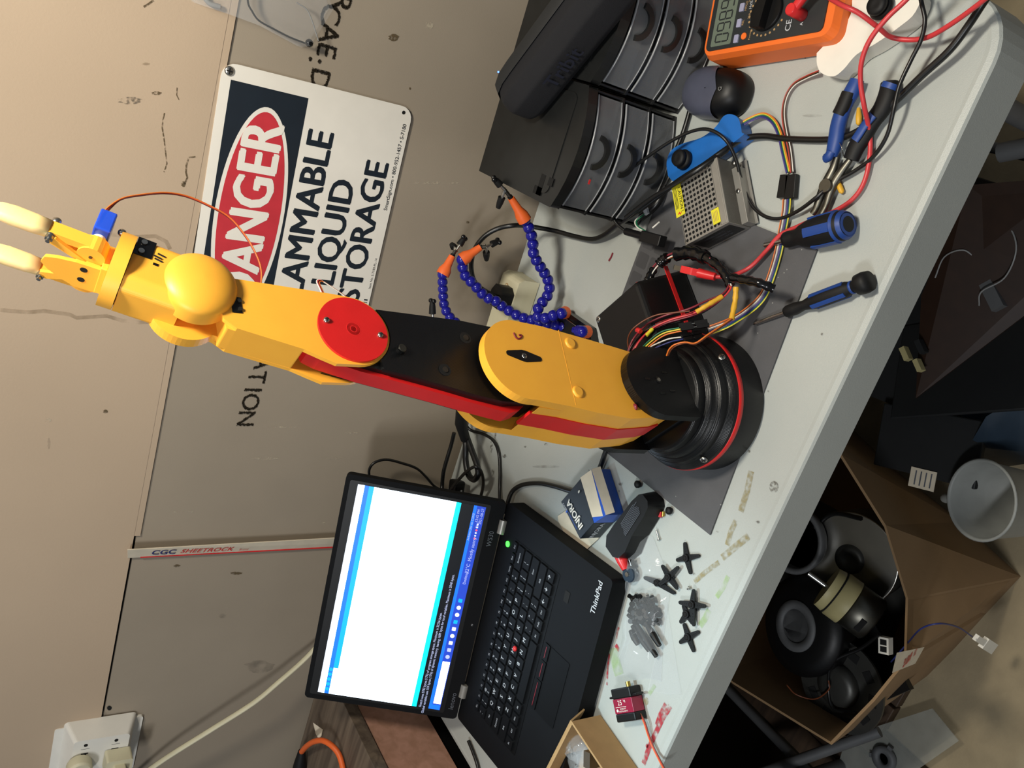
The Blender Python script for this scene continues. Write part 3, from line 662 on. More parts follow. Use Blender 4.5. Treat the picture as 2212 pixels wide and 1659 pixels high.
b = MB(); b.box((-.021, .0205, -.020), (-.0040, .0232, -.0066), GR, 'black_gloss'); b.box((-.0022, .0222, -.0262), (.0, .0230, -.0222), GR, 'black_gloss')
sv = b.build('wrist_servo', 'black_gloss', wb)
for q in (-.017, -.008): b = MB(); b.cyl(.0023, 0, .0015, GR @ Matrix.Translation((q, .0231, -.0115)) @ Matrix.Rotation(-PI / 2, 4, 'X'), 'steel', 12); b.build('screw', 'steel', sv)
for q in ((-.009, -.024), (-.012, -.026), (-.0065, -.025)):
    b = MB(); b.tube([GR @ V((q[0], .0228, q[1] + .003)), GR @ V((q[0] + .001, .0228, q[1] - .003))], .0007, 'dark_void'); b.build('scorch_mark', 'dark_void', wb)
b = MB(); b.ball(.0035, GR @ V((-.0265, .004, -.036)), I4, 'steel', 12); b.build('screw', 'steel', wb)
b = MB(); b.prism(circ(0, 0, .0305, n=96), -.0060, .0052, GR, 'yellow', True); b.lathe([(.026, -.0065), (.026, -.0058)], GR, 'dark_void', 48)
fl = b.build('wrist_flange', 'yellow_flat', root)
b = MB(); b.ball(.0032, GR @ V((-.021, .020, .0055)), I4, 'steel', 12); b.build('screw', 'steel', fl)
# gripper
g = MB(); g.box((-.008, -.016, .0050), (.0155, .0165, .010), GR, 'yellow')
PF = GR @ Matrix.Rotation(PI / 2, 4, 'Z') @ Matrix.Rotation(PI / 2, 4, 'X')      # X->n, Y->s, Z->p
pl = [(-.0165, .008), (-.0175, .024), (-.0135, .034), (-.0070, .0440), (-.001, .0495), (.006, .0475), (.0095, .0400), (.0125, .0270), (.0135, .008)]
g.prism(pl, .0120, .0150, PF, 'yellow'); g.prism(pl[1:-1], -.0110, -.0085, PF, 'yellow')
g.box((-.0085, -.012, .010), (.012, -.009, .030), GR, 'yellow'); g.box((-.0085, .009, .010), (.012, .012, .028), GR, 'yellow')
gp = g.build('gripper_body', 'yellow_flat', root, bev=.0008)
for q in (.0068, -.0060):
    b = MB(); b.cyl(.0027, .0149, .0153, PF @ Matrix.Translation((q, .0205, 0)), 'dark_void', 16); b.build('bolt_hole', 'dark_void', gp)
def finger(sg):
    k = MB(); n0 = .0245 * sg
    k.prism([(n0 - .0030, .016), (n0 - .0036, .053), (n0 - .0028, .060), (n0 + .0028, .060), (n0 + .0036, .053), (n0 + .0030, .016)], -.0022, .0085, PF, 'yellow')
    k.prism(circ(n0 - .0065 * sg, .0190, .0100, n=20), -.0035, .0100, PF, 'yellow')
    f = k.build('finger', 'yellow_flat', root, bev=.001)
    k = MB(); k.prism([(.0115 * sg, .020), (.0085 * sg, .023), (n0 - .005 * sg, .049), (n0 + .001 * sg, .049), (n0 + .001 * sg, .044)], .0086, .0112, PF, 'yellow'); k.build('link_bar', 'yellow_flat', f)
    k = MB(); bo_ = PF @ Matrix.Translation((n0, .0480, 0)); k.cyl(.0016, -.0070, .0150, bo_, 'steel', 10); k.lathe([(.0036, .0086), (.0036, .0092)], bo_, 'steel', 20); k.cyl(.0030, .0092, .0125, bo_, 'steel', 6); k.cyl(.0031, -.0075, -.0028, bo_, 'steel', 16, .0006)
    part_label(k.build('pivot_bolt', 'steel', f), 'steel bolt and nut through the finger')
    k = MB(); bo_ = PF @ Matrix.Translation((n0 - .0065 * sg, .0190, 0)); k.cyl(.0014, .0100, .0108, bo_, 'steel_dark', 10); k.build('screw', 'steel_dark', f)
    k = MB(); L_ = [(.0050, .050), (.0056, .060), (.0058, .074), (.0050, .083), (.0030, .089), (.0006, .092)]
    vs = []; n = 16
    for r_, s_ in L_:
        for j in range(n):
            a = 2 * PI * j / n; ca, sa = math.cos(a), math.sin(a); e = .6
            vs.append((n0 + r_ * .95 * math.copysign(abs(ca) ** e, ca), s_, .0032 + r_ * 1.30 * math.copysign(abs(sa) ** e, sa)))
    fs = [(i * n + j, i * n + (j + 1) % n, (i + 1) * n + (j + 1) % n, (i + 1) * n + j) for i in range(len(L_) - 1) for j in range(n)] + [tuple(range(n))[::-1], tuple((len(L_) - 1) * n + j for j in range(n))]
    k.add(vs, fs, PF, 'silicone', True); part_label(k.build('finger_sleeve', 'silicone', f), 'pale translucent silicone sleeve')
finger(1); finger(-1)
b = MB(); b.box((-.030, .006, .0125), (-.0100, .029, .0245), GR, 'servo_blue'); gs = b.build('gripper_servo', 'servo_blue', root, bev=.0012); part_label(gs, 'small glossy blue servo')
b = MB(); b.cyl(.0045, -.0100, -.0060, PF @ Matrix.Translation((.018, .0185, 0)), 'white', 16); b.build('servo_boss', 'white', gs)
wp = [(216, 480, .020), (222, 466, .02), (236, 449, .02), (262, 430, .02), (300, 422, .018), (355, 417, .015), (402, 424, .012), (450, 444, .008), (495, 470, .004), (530, 510, 0), (553, 550, -.004), (564, 585, -.008), (563, 625, -.012)]
for j, m in enumerate(('brown_wire', 'red_wire', 'orange_wire')):
    b = MB(); P = spline([atn(x + (j - 1) * (1.6 if i > 3 else 2.5) * (-1 if i < 3 else .3), y - (j - 1) * 1.2, n + (j - 1) * .0005) for i, (x, y, n) in enumerate(wp)], 6); b.tube(P, .00062, m, 6); part_label(b.build('servo_wire', m, root), m.replace('_', ' '))
for j, m in enumerate(('white_wire', 'red_wire', 'black_wire', 'orange_wire')):
    b = MB(); P = spline([atn(x + j * 2.0, y + j * 1.2, -.012) for x, y in ((698, 640), (690, 622), (684, 608), (690, 604), (704, 612), (722, 624), (742, 638), (760, 655))], 5); b.tube(P, .00065, m, 6); part_label(b.build('elbow_wire', m, root), m.replace('_', ' '))
# ================================================================== THINGS ON THE TABLE
def cable(name, pts, r, m, label, cat, z=None, n=6, flat=1, seg=8, group=None):
    P = spline(pz(pts, z), n); b = MB(); b.tube(P, r, m, seg, flat=flat)
    o = b.build(name, m, loc=P[0]); return tag(o, label, cat, group)
# grey silicone work mat
root = thing('work_mat', (.1, -.4, T), 'dark grey silicone repair mat lying under the robot arm', 'mat')
mp = [(-.021, -.5435), (.317, -.520), (.320, -.455), (.3145, -.418), (.252, -.262), (.180, -.262), (-.033, -.274)]
b = MB(); b.prism([(-.025, -.546), (.317, -.523), (.316, -.265), (-.033, -.262)], T, T + .0022, I4, 'mat_grey'); b.build('sheet', 'mat_grey', root, bev=.0008)
for x0, x1 in ((.186, .205), (.212, .232), (.238, .258)):
    for y0, y1 in ((-.315, -.292), (-.288, -.268)): 
        b = MB(); b.prism(rrect(x0, y0, x1, y1, .003), T + .0022, T + .0024, I4, 'mat_dark'); b.build('tray_pocket', 'mat_dark', root)
b = MB()
for x, y in ((1463, 1072), (1697, 590), (1703, 583), (1672, 655), (1684, 600), (1735, 540), (1590, 700), (1560, 1090), (1640, 720)): p = atz(x, y, T); b.cyl(.0008, T + .0022, T + .0026, Matrix.Translation((p.x, p.y, 0)), 'grey_wire', 8)
b.build('dust_specks', 'grey_wire', root)
# drawer organisers
def organiser(x0, label):
    root = thing('drawer_organiser', (x0 + .073, -.155, T), label, 'drawer organiser', 'drawer organisers')
    W_ = .147
    def fo_(o, n=9): return [(x0 + W_ * k / (n - 1), -.247 - o - .018 * (1 - (2 * k / (n - 1) - 1) ** 2)) for k in range(n)]
    def ol(o, back=-.062): return fo_(o) + [(x0 + W_, back), (x0, back)]
    b = MB(); b.prism(ol(.001), T + .136, T + .150, I4, 'smoke'); b.build('top', 'smoke', root, bev=.004, seg=3)
    b = MB(); b.prism([(x, y) for x, y in rrect(x0 + .012, -.235, x0 + W_ - .012, -.075, .01)], T + .150, T + .1512, I4, 'smoke'); b.build('top_panel', 'smoke', root, bev=.0006)
    for sx in (x0 + .001, x0 + W_ - .004):
        b = MB(); b.box((sx, -.243, T + .002), (sx + .003, -.063, T + .136), I4, 'organ_black'); b.build('side_panel', 'organ_black', root, bev=.0008)
    b = MB(); b.box((x0 + .004, -.068, T + .002), (x0 + W_ - .004, -.063, T + .136), I4, 'organ_black'); b.build('back_panel', 'organ_black', root)
    for k in range(4):
        zz = T + .001 + k * .0445
        if k < 3: b = MB(); b.prism(ol(-.003), zz, zz + .0025, I4, 'organ_black'); b.build('shelf', 'organ_black', root)
    for k in range(3):
        z0 = T + .0055 + k * .0445; z1 = z0 + .037; b = MB(); f = fo_(-.0005, 13); n = len(f)
        f = [(x0 + .006 + (x - x0) * (W_ - .012) / W_, y) for x, y in f]; g_ = [(x, y + .0022) for x, y in f]
        b.prism(f + g_[::-1], z0, z1, I4, 'drawer'); 
        b.box((x0 + .006, -.245, z0), (x0 + .008, -.075, z1 - .004), I4, 'drawer'); b.box((x0 + W_ - .008, -.245, z0), (x0 + W_ - .006, -.075, z1 - .004), I4, 'drawer')
        b.box((x0 + .006, -.245, z0), (x0 + W_ - .006, -.075, z0 + .0015), I4, 'drawer')
        for q in (.36, .68): b.box((x0 + W_ * q, -.250, z0), (x0 + W_ * q + .0015, -.075, z1 - .008), I4, 'drawer')
        dr = b.build('drawer', 'drawer', root)
        b = MB(); b.tube([V((x, y - .0006, z1)) for x, y in f], .0011, 'drawer_rim', 6); b.tube([V((x, y - .0006, z0)) for x, y in f], .0007, 'drawer_rim', 6); b.build('rim', 'drawer_rim', dr)
        b = MB(); c = fr((x0 + W_ * .53, -.2655, z1 - .006), (1, 0, 0), (0, 0, 1))
        ar = circ(0, 0, .021, 185, 355, 18) + circ(0, 0, .0145, 355, 185, 18); b.prism(ar, 0, .0035, c, 'organ_black'); b.build('handle', 'organ_black', dr, bev=.0008)
    return root
og = organiser(.257, 'smoky three-drawer organiser beside the helping-hand clips, left of its twin')
og2 = organiser(.4075, 'smoky three-drawer organiser under the speaker, at the table corner by the multimeter')
b = MB(); p = atz(1251, 432, T + .118); b.box((.297, -.2662, T + .1170), (.303, -.2655, T + .1195), I4, 'red_plastic')
part_label(b.build('red_scrap', 'red_plastic', og), 'tiny red scrap in the top drawer')
b = MB()
for (x0, x1, y0, y1) in ((.264, .290, -.222, -.212), (.264, .274, -.222, -.205), (.280, .290, -.240, -.230)): b.box((x0, y0, T + .1512), (x1, y1, T + .1515), I4, 'dark_void')
b.build('tape_mark', 'dark_void', og)
# speaker lying on the organisers
SA = V((math.cos(math.radians(-37)), math.sin(math.radians(-37)), 0)); SB = V((-SA.y, SA.x, 0))
SC = V((.366, -.150, T + .1525)); SF_ = fr(SC, SA, SB)
root = thing('speaker', SC, 'black oblong portable speaker lying across the two drawer organisers', 'speaker')
def spk(o, z0, z1): return None
b = MB(); SW_ = .0325
prof = [(-.028, 0), (.028, 0), (.034, .010), (.031, .040), (.020, .054), (-.014, .054), (-.031, .040), (-.034, .010)]   # (y, z) section
n = len(prof); vs = []
st_ = [(-.012, .55), (-.004, .86), (.010, .98), (.03, 1), (.20, 1), (.215, .9)]
for x, s_ in st_: vs += [(x, y * s_, .027 + (z - .027) * s_) for y, z in prof]
fs = [(i * n + j, i * n + (j + 1) % n, (i + 1) * n + (j + 1) % n, (i + 1) * n + j) for i in range(len(st_) - 1) for j in range(n)] + [tuple(range(n))[::-1], tuple((len(st_) - 1) * n + j for j in range(n))]
b.add(vs, [f[::-1] for f in fs], SF_, 'speaker_cloth', True); b.build('body', 'speaker_cloth', root, bev=.003, seg=3, ang=20)
pr2 = [(.002, .0555), (.020, .0565), (.0345, .0440), (.0365, .0100), (.030, .0008), (.026, .001), (.030, .03), (.018, .050)]
n = len(pr2); vs = []
for x, s_ in [(-.0135, .56), (-.006, .86), (.010, .99), (.03, 1.01), (.20, 1.01)]: vs += [(x, y * s_, .027 + (z - .027) * s_) for y, z in pr2]
fs = [(i * n + j, i * n + (j + 1) % n, (i + 1) * n + (j + 1) % n, (i + 1) * n + j) for i in range(4) for j in range(n)] + [tuple(range(n))[::-1], tuple(4 * n + j for j in range(n))]
b = MB(); b.add(vs, fs, SF_, 'speaker_rubber', True); b.build('rubber_back', 'speaker_rubber', root, bev=.002, seg=2, ang=25)
b = MB(); TXF = SF_ @ Matrix.Translation((.085, -.0345, .0265)) @ Matrix.Rotation(PI / 2 - .10, 4, 'X')
b.text('Tribit', .026, TXF @ Matrix.Translation((0, 0, .0012)), 'speaker_text', bold=.02); part_label(b.build('brand_lettering', 'speaker_text', root), 'faint raised letters')
b = MB(); b.ball(.0012, SF_ @ V((.004, .0300, .0500)), I4, 'blue_led', 8); part_label(b.build('power_light', 'blue_led', root), 'tiny glowing blue light')
# mouse
MC = V((.4415, -.307, T)); MF_ = frz(MC, math.radians(97))
root = thing('computer_mouse', MC, 'small grey and black wireless mouse between the organiser and the multimeter', 'mouse')
def shell(xs, zb, sc=1, zo=0):
    vs = []; n = 72; NZ = 24
    for i in range(NZ + 1):
        t = i / NZ; rr = math.cos(t * PI / 2) ** .55 if i < NZ else .02; z = zb + (.036 - zb) * math.sin(t * PI / 2)
        for j in range(n):
            a = 2 * PI * j / n; ca, sa = math.cos(a), math.sin(a); e = .8
            x = .0495 * sc * rr * math.copysign(abs(ca) ** e, ca) - .006 * t; y = .0305 * sc * rr * math.copysign(abs(sa) ** e, sa) * (1 - .08 * math.cos(a) ** 2)
            vs.append((x, y, z + zo))
    fs = [(i * n + j, i * n + (j + 1) % n, (i + 1) * n + (j + 1) % n, (i + 1) * n + j) for i in range(NZ) for j in range(n)] + [tuple(range(n))[::-1], tuple(NZ * n + j for j in range(n))]
    return vs, fs
v_, f_ = shell(0, .002); b = MB(); b.add(v_, f_, MF_, 'black_plastic', True); b.build('body', 'black_plastic', root)
v_, f_ = shell(0, .010, 1.012, .0008)
import bmesh
bm = bmesh.new(); vv = [bm.verts.new(v) for v in v_]
for f in f_[:-2]: bm.faces.new([vv[k] for k in f])
for (px_, ny) in ((-.024, .55), (-.024, -.25)):
    bmesh.ops.bisect_plane(bm, geom=bm.verts[:] + bm.edges[:] + bm.faces[:], plane_co=(px_, 0, 0), plane_no=(1, ny, 0), clear_inner=True)
bm.verts.index_update(); b = MB(); b.add([v.co.copy() for v in bm.verts], [[v.index for v in f.verts] for f in bm.faces], MF_, 'mouse_grey', True); bm.free()
part_label(b.build('top_cover', 'mouse_grey', root), 'grey metallic top cover')
b = MB(); b.tube([MF_ @ V((.018, 0, .0330)), MF_ @ V((.034, 0, .0270)), MF_ @ V((.044, 0, .018))], .0009, 'dark_void', 6); b.build('button_gap', 'dark_void', root)
b = MB(); b.text('G', .007, MF_ @ Matrix.Translation((-.030, 0, .0365)) @ Matrix.Rotation(-PI / 2, 4, 'Z'), 'grey_wire'); b.build('logo', 'grey_wire', root)
# multimeter
ZT = T + .042
mA = atz(1508, 120, ZT); mB = atz(1790, 85, ZT) 
mx = V((0.11, 1, 0)).normalized()
e1 = (atz(1800, 86, ZT) - atz(1520, 133, ZT)); e1.z = 0; Lm = e1.length; e1.normalize(); e2 = V((-e1.y, e1.x, 0))
MM = fr(atz(1512, 132, ZT) - V((0, 0, ZT - T)), e1, e2)        # X along the meter toward its sockets, Y into the body
root = thing('multimeter', MM.translation, 'orange and black digital multimeter reading 0989 at the picture edge', 'multimeter')
MLn = Lm + .006
b = MB(); b.prism(rrect(0, 0, MLn, .088, .012), .004, .034, MM, 'orange_rubber', ol2=rrect(.001, .001, MLn - .001, .087, .012)); b.prism(rrect(.001, .001, MLn - .001, .087, .012), .034, .0425, MM, 'orange_rubber', ol2=rrect(.004, .004, MLn - .005, .084, .012)); b.build('rubber_case', 'orange_rubber', root, bev=.003, seg=3)
b = MB(); b.prism(rrect(.008, .009, MLn - .014, .079, .006), .040, .0440, MM, 'meter_face'); fc = b.build('face', 'meter_face', root, bev=.001)
b = MB(); b.prism(rrect(.015, .013, .045, .075, .002), .0440, .0445, MM, 'lcd'); b.build('display', 'lcd', root)
TM = MM @ Matrix.Rotation(-PI / 2, 4, 'Z')                     # text upright: up toward -X
def mtx(x, y, z=.0450): return MM @ Matrix.Translation((x, y, z)) @ Matrix.Rotation(PI / 2, 4, 'Z')
b = MB(); MT = lambda x, y, z=.0446: MM @ Matrix.Translation((x, y, z)) @ Matrix.Rotation(PI / 2, 4, 'Z')
segs = {'0': 'abcdef', '9': 'abcfgd', '8': 'abcdefg'}
for i, ch in enumerate('0989'):
    F_ = MT(.0305, .0215 + i * .0125); w_, h_ = .0042, .0092
    P_ = {'a': ((-w_, h_), (w_, h_)), 'b': ((w_, h_), (w_, 0)), 'c': ((w_, 0), (w_, -h_)), 'd': ((-w_, -h_), (w_, -h_)), 'e': ((-w_, 0), (-w_, -h_)), 'f': ((-w_, h_), (-w_, 0)), 'g': ((-w_, 0), (w_, 0))}
    for k in '089' and segs[ch]:
        (xa, ya), (xb, yb) = P_[k]; d = .0008
        if ya == yb: b.box((xa + .0006, ya - d, 0), (xb - .0006, ya + d, .0003), F_, 'meter_face')
        else: b.box((xa - d, min(ya, yb) + .0006, 0), (xa + d, max(ya, yb) - .0006, .0003), F_, 'meter_face')
b.build('display_digits', 'meter_face', root)
for i, yy in enumerate((.017, .034, .051, .068)):
    b = MB(); b.prism(rrect(.050, yy - .0045, .0562, yy + .0045, .001), .0438, .0456, MM, 'button_grey'); b.build('button', 'button_grey', root, bev=.0004)
b = MB(); b.cyl(.0038, .0438, .0456, MM @ Matrix.Translation((.0635, .0185, 0)), 'orange_rubber', 20, .0005); part_label(b.build('power_button', 'orange_rubber', root), 'round orange button')
b = MB(); kc = MM @ Matrix.Translation((.0905, .040, 0)); b.cyl(.0205, .0438, .0480, kc, 'black_plastic', 40, .001); b.prism([(-.0195, -.0065), (.0195, -.0065), (.0195, .0065), (-.0195, .0065)], .0478, .0585, kc @ Matrix.Rotation(1.45, 4, 'Z'), 'black_plastic'); b.build('dial', 'black_plastic', root, bev=.001)
b = MB()
for k in range(16):
    a = math.radians(100 + k * 13.5); b.prism(circ(.0905 + .0245 * math.cos(a + .5), .040 + .0245 * math.sin(a + .5), .0013, n=8), .0440, .0443, MM, 'card')
for t, x, y, s_ in (('Hz%', .065, .052, .005), ('REL', .058, .034, .0038), ('HOLD', .0585, .052, .0038), ('Power', .0715, .018, .0035), ('CE', .1225, .021, .010), ('peotek', .128, .048, .009), ('mA', .137, .050, .007), ('COM', .142, .064, .005), ('A', .139, .020, .005), ('20A', .0655, .040, .004), ('TEMP', .0625, .060, .004)):
    b.text(t, s_, MT(x, y, .0443), 'text_grey' if s_ > .0042 else 'card', bold=.01)
b.build('face_lettering', 'text_grey', root)
JX = (.1385, .0285)
b = MB(); jc = MM @ Matrix.Translation((JX[0], JX[1], 0)); b.cyl(.0062, .0438, .066, jc, 'red_plastic', 20, .0008)
b.tube(spline([jc @ V((0, 0, .060)), jc @ V((.006, .006, .061)), jc @ V((.013, .013, .062)), jc @ V((.020, .018, .062))]), .005, 'red_plastic', 12, rs=None)
P0 = jc @ V((.020, .018, .062)); part_label(b.build('red_test_plug', 'red_plastic', root), 'red angled test plug in the socket')
def lead(name, P, r, m, label, cat): o = MB().tube(spline(P, 8), r, m, 10).build(name, m, loc=P[0]); return tag(o, label, cat)
lead('test_lead', [P0, *pz([(1815, 9, .075), (1855, 28, .07), (1898, 60, .05), (1925, 80, .03), (1965, 86, .022), (2005, 80, .022), (2050, 55, .03), (2105, 16, .04), (2150, -20, .05)])], .0024, 'red_wire', 'red test lead curving from the multimeter plug off the table corner', 'lead')
lead('clip_lead', pz([(2000, -45, .06), (1955, 2, .06), (1915, 40, .062), (1880, 85, .060), (1862, 130, .055), (1859, 175, .045), (1866, 225, .035), (1879, 290, .010), (1878, 345, .006), (1866, 395, .005), (1842, 430, .005), (1805, 455, .005), (1768, 470, .006), (1722, 490, .008), (1685, 508, .010), (1655, 542, .010), (1620, 577, .012), (1585, 594, .022), (1558, 598, .030), (1532, 597, .034)]), .0024, 'red_wire', 'red lead running under the pliers to the red crocodile clip', 'lead')
# crocodile clip
c0 = atz(1545, 598, T + .034); c1 = atz(1455, 577, T + .052); CF = fr(c0, c1 - c0, (0, 0, 1)); CLn = (c1 - c0).length
root = thing('crocodile_clip', c0, 'red sleeved crocodile clip on the end of the red lead', 'clip')
b = MB(); b.tube([CF @ V((0, 0, 0)), CF @ V((CLn * .40, 0, 0))], .0056, 'red_plastic', 12, rs=[.0046, .0056]); 
b.prism([(CLn * .35, .004), (CLn * .50, .009), (CLn * .80, .004), (CLn * .80, 0), (CLn * .35, 0)], -.004, .004, CF, 'red_plastic'); b.prism([(CLn * .35, -.004), (CLn * .45, -.004), (CLn * .50, -.010), (CLn * .30, -.015), (CLn * .28, -.012), (CLn * .40, -.004)][::-1], -.004, .004, CF, 'red_plastic')
b.prism([(CLn * .35, -.004), (CLn * .80, -.003), (CLn * .80, 0), (CLn * .35, 0)], -.0035, .0035, CF, 'red_plastic')
b.build('sleeve', 'red_plastic', root, bev=.0012)
b = MB(); b.prism([(CLn * .78, .0032), (CLn * .98, .0012), (CLn, .0002), (CLn * .78, .0002)], -.0028, .0028, CF, 'steel_dark'); b.build('jaw', 'steel_dark', root)
b = MB(); b.prism([(CLn * .78, -.0028), (CLn * .98, -.0010), (CLn, -.0002), (CLn * .78, -.0002)], -.0028, .0028, CF, 'steel_dark'); b.build('jaw', 'steel_dark', root)
# joystick handles
def handle(name, outl, z0, z1, m, label, knob, kr, kh):
    pts = [atz(x, y, T + z1) for x, y in outl]; k_ = len(pts); pts = spline(pts + pts[:1], 4)[:-1]; c = sum(pts, V()) / len(pts); c.z = T
    root = thing(name, c, label, 'joystick')
    ol = [(p.x, p.y) for p in pts]; lo = [(c.x + (x - c.x) * .94, c.y + (y - c.y) * .94) for x, y in ol]
    b = MB(); b.prism(lo, T + z0 + .001, T + z1, I4, m, ol2=ol); b.build('body', m, root, bev=.004, seg=3)
    k = atz(*knob, T + z1 + kh); F_ = Matrix.Translation((k.x, k.y, T + z1))
    b = MB(); b.lathe([(kr * .75, 0), (kr, .003), (kr * 1.05, .006), (kr * .8, .0085), (kr * .5, .0095), (kr * .5, kh * .55), (kr * .82, kh * .62), (kr * .9, kh * .8), (kr * .78, kh), (kr * .3, kh * .96), (.0001, kh * .95)], F_, 'black_rubber', 32); b.build('thumbstick', 'black_rubber', root)
    return root
handle('joystick_handle', [(1443, 380), (1455, 392), (1470, 386), (1595, 300), (1602, 285), (1595, 256), (1580, 247), (1563, 251), (1545, 275), (1515, 297), (1475, 310), (1450, 325), (1440, 350)], 0, .024, 'blue_print', 'bright blue printed joystick handle with a black thumbstick, lying beside the perforated power supply', (1462, 340), .0115, .016)
handle('joystick_handle', [(1764, 115), (1765, 140), (1775, 158), (1800, 165), (1822, 150), (1850, 118), (1890, 95), (1940, 60), (1978, 25), (1990, -30), (1930, -60), (1850, -30), (1838, 30), (1815, 65), (1790, 88)], 0, .024, 'white', 'white printed joystick handle with a black thumbstick beside the multimeter', (1890, 8), .0115, .016)
# long black cables
cable('black_cable', [(2148, -30, .03), (2120, 12, .028), (2092, 55, .022), (2050, 110, .018), (1990, 165, .014), (1935, 218, .010), (1885, 262, .007), (1835, 292, .006), (1785, 302, .005), (1700, 300, .005), (1650, 294, .006), (1605, 300, .012), (1565, 325, .03), (1520, 357, .04), (1470, 388, .042), (1420, 425, .036), (1370, 462, .03), (1335, 485, .022), (1305, 508, .014), (1278, 517, .010), (1240, 510, .010), (1195, 498, .02), (1140, 488, .05)], .0036, 'black_wire', 'thick black power cord crossing the table behind the pliers to the wall', 'cord')
p_ = [atz(1140, 488, T + .05)]; 
cable('black_cable', [(1140, 488, .05)][:0] + [(1352, 470, .042), (1395, 437, .046), (1440, 408, .046), (1490, 378, .052), (1540, 345, .04), (1570, 325, .02)], .0030, 'black_wire', 'shorter black cord lying over the blue handle and the power supply', 'cord')
b = MB(); P = spline([atz(1140, 488, T + .05), aty(1110, 487, -.075), aty(1075, 494, -.06), aty(1045, 512, -.05), aty(1024, 542, -.045), aty(1018, 580, -.05), aty(1030, 615, -.06), aty(1070, 640, -.07), aty(1095, 643, -.065)], 8); b.tube(P, .0036, 'black_wire'); tag(b.build('plug_cord', 'black_wire', loc=P[0]), 'black cord looping up the wall and into the black plug behind the helping-hand arms', 'cord')
cable('power_lead', [(1985, -20, .035), (1992, 12, .035), (1998, 45, .032), (1990, 85, .028), (1968, 130, .025), (1943, 185, .024), (1930, 240, .022), (1915, 295, .014), (1885, 340, .008), (1845, 370, .006), (1800, 395, .008), (1765, 425, .014), (1725, 455, .010), (1685, 472, .006), (1650, 466, .006), (1622, 440, .008), (1603, 395, .012), (1590, 345, .022), (1568, 303, .035), (1535, 281, .042), (1500, 282, .045), (1455, 302, .05), (1400, 338, .055), (1350, 378, .055), (1322, 420, .052), (1317, 455, .046), (1332, 483, .040), (1352, 500, .035)], .0021, 'black_wire', 'thin black power lead winding over the pliers, blue handle and drawers to the power supply', 'lead')
j0 = atz(1352, 500, T + .035); j1 = atz(1432, 522, T + .030); root = thing('barrel_plug', j0, 'black barrel plug and socket joined beside the perforated power supply', 'plug')
b = MB(); m_ = j0.lerp(j1, .48); b.tube([j0, m_], .0048, 'black_plastic', 12); b.build('plug', 'black_plastic', root)
JF = fr(m_, j1 - m_, (0, 0, 1)); b = MB(); b.box((0, -.0065, -.007), ((j1 - m_).length, .0065, .007), JF, 'black_plastic'); b.build('socket', 'black_plastic', root, bev=.0012)
for j, (m, dx) in enumerate((('white_wire', 0), ('green_wire', 3))):
    b = MB(); b.tube(spline(pz([(1392 + dx, 500, .035), (1376 + dx, 490, .034), (1372 + dx, 478, .03), (1382 + dx, 468, .026), (1392, 462, .02)])), .0012, m, 6); b.build('wire', m, root)
b = MB(); b.tube(spline(pz([(1410, 492, .035), (1417, 486, .034), (1424, 480, .030)])), .0012, 'white_wire', 6); b.build('wire', 'white_wire', root)
cable('adapter_cable', [(1400, 455, .004), (1420, 425, .004), (1445, 385, .004), (1455, 340, .004), (1475, 290, .004), (1490, 240, .004), (1505, 180, .004)], .0032, 'black_wire', 'black cable lying along the front of the drawer organisers', 'cable')
cable('adapter_cable', [(1385, 470, .012), (1410, 450, .012), (1425, 430, .010), (1436, 405, .006)], .0050, 'black_wire', 'short thick black cable end in front of the left organiser', 'cable')
b = MB(); p = atz(1397, 457, T + .018); b.box((-.004, -.003, -.001), (.004, .003, .003), frz(p, .8), 'text_grey'); tag(b.build('heat_shrink', 'text_grey', loc=p), 'tiny white cable marker in front of the left organiser', 'marker')
# perforated power supply
pu = V((.655, -.756, 0)).normalized(); pv = V((.756, .655, 0)); PC = V((.270, -.378, T)); PS = fr(PC, pu, pv)      # X along near edge, Y backward, Z up
W1, D1, H1 = .0655, .080, .040
root = thing('power_supply', PC, 'silver perforated power supply box with yellow caution labels', 'power supply')
b = MB(); b.box((0, .0, .0025), (W1, D1, H1 - .001), PS, 'dark_void'); b.box((-.0005, 0, .0025), (0, D1, H1), PS, 'alu')
b.box((0, -.0012, .0025), (W1, 0, H1), PS, 'alu'); b.build('chassis', 'alu', root)
b = MB()
hol = []
nx, ny = 10, 13
cw, ch_ = (W1 - .012) / nx, D1 / ny
fsx = []
for iy in range(ny):
    for ix in range(nx):
        cx = .001 + cw * (ix + .5) ; cy = ch_ * (iy + .5); r_ = min(cw, ch_) * .38
        sq = [(cx - cw / 2, cy - ch_ / 2), (cx, cy - ch_ / 2), (cx + cw / 2, cy - ch_ / 2), (cx + cw / 2, cy), (cx + cw / 2, cy + ch_ / 2), (cx, cy + ch_ / 2), (cx - cw / 2, cy + ch_ / 2), (cx - cw / 2, cy)]
        ci = [(cx + r_ * math.cos(math.radians(a)), cy + r_ * math.sin(math.radians(a))) for a in (225, 270, 315, 0, 45, 90, 135, 180)]
        vs = [(x, y, H1) for x, y in sq + ci]; b.add(vs, [(k, (k + 1) % 8, 8 + (k + 1) % 8, 8 + k) for k in range(8)], PS, 'alu')
b.build('vent_grille', 'steel', root)
b = MB(); b.box((W1 - .0105, 0, H1 - .0005), (W1 - .002, D1, H1 + .0006), PS, 'alu'); b.box((W1 - .002, -.001, .0025), (W1, D1, H1 + .0006), PS, 'alu'); b.box((W1, 0, .0025), (W1 + .012, D1, .0045), PS, 'alu'); b.box((W1, .0, .004), (W1 + .009, .070, .018), PS, 'alu'); b.build('side_flange', 'alu', root, bev=.0005)
b = MB(); b.box((.006, -.0016, .007), (W1 - .004, -.0012, H1 - .006), PS, 'smoke'); lb = b.build('rating_label', 'smoke', root)
RL = PS @ fr((0, -.0018, 0), (1, 0, 0), (0, 0, 1))
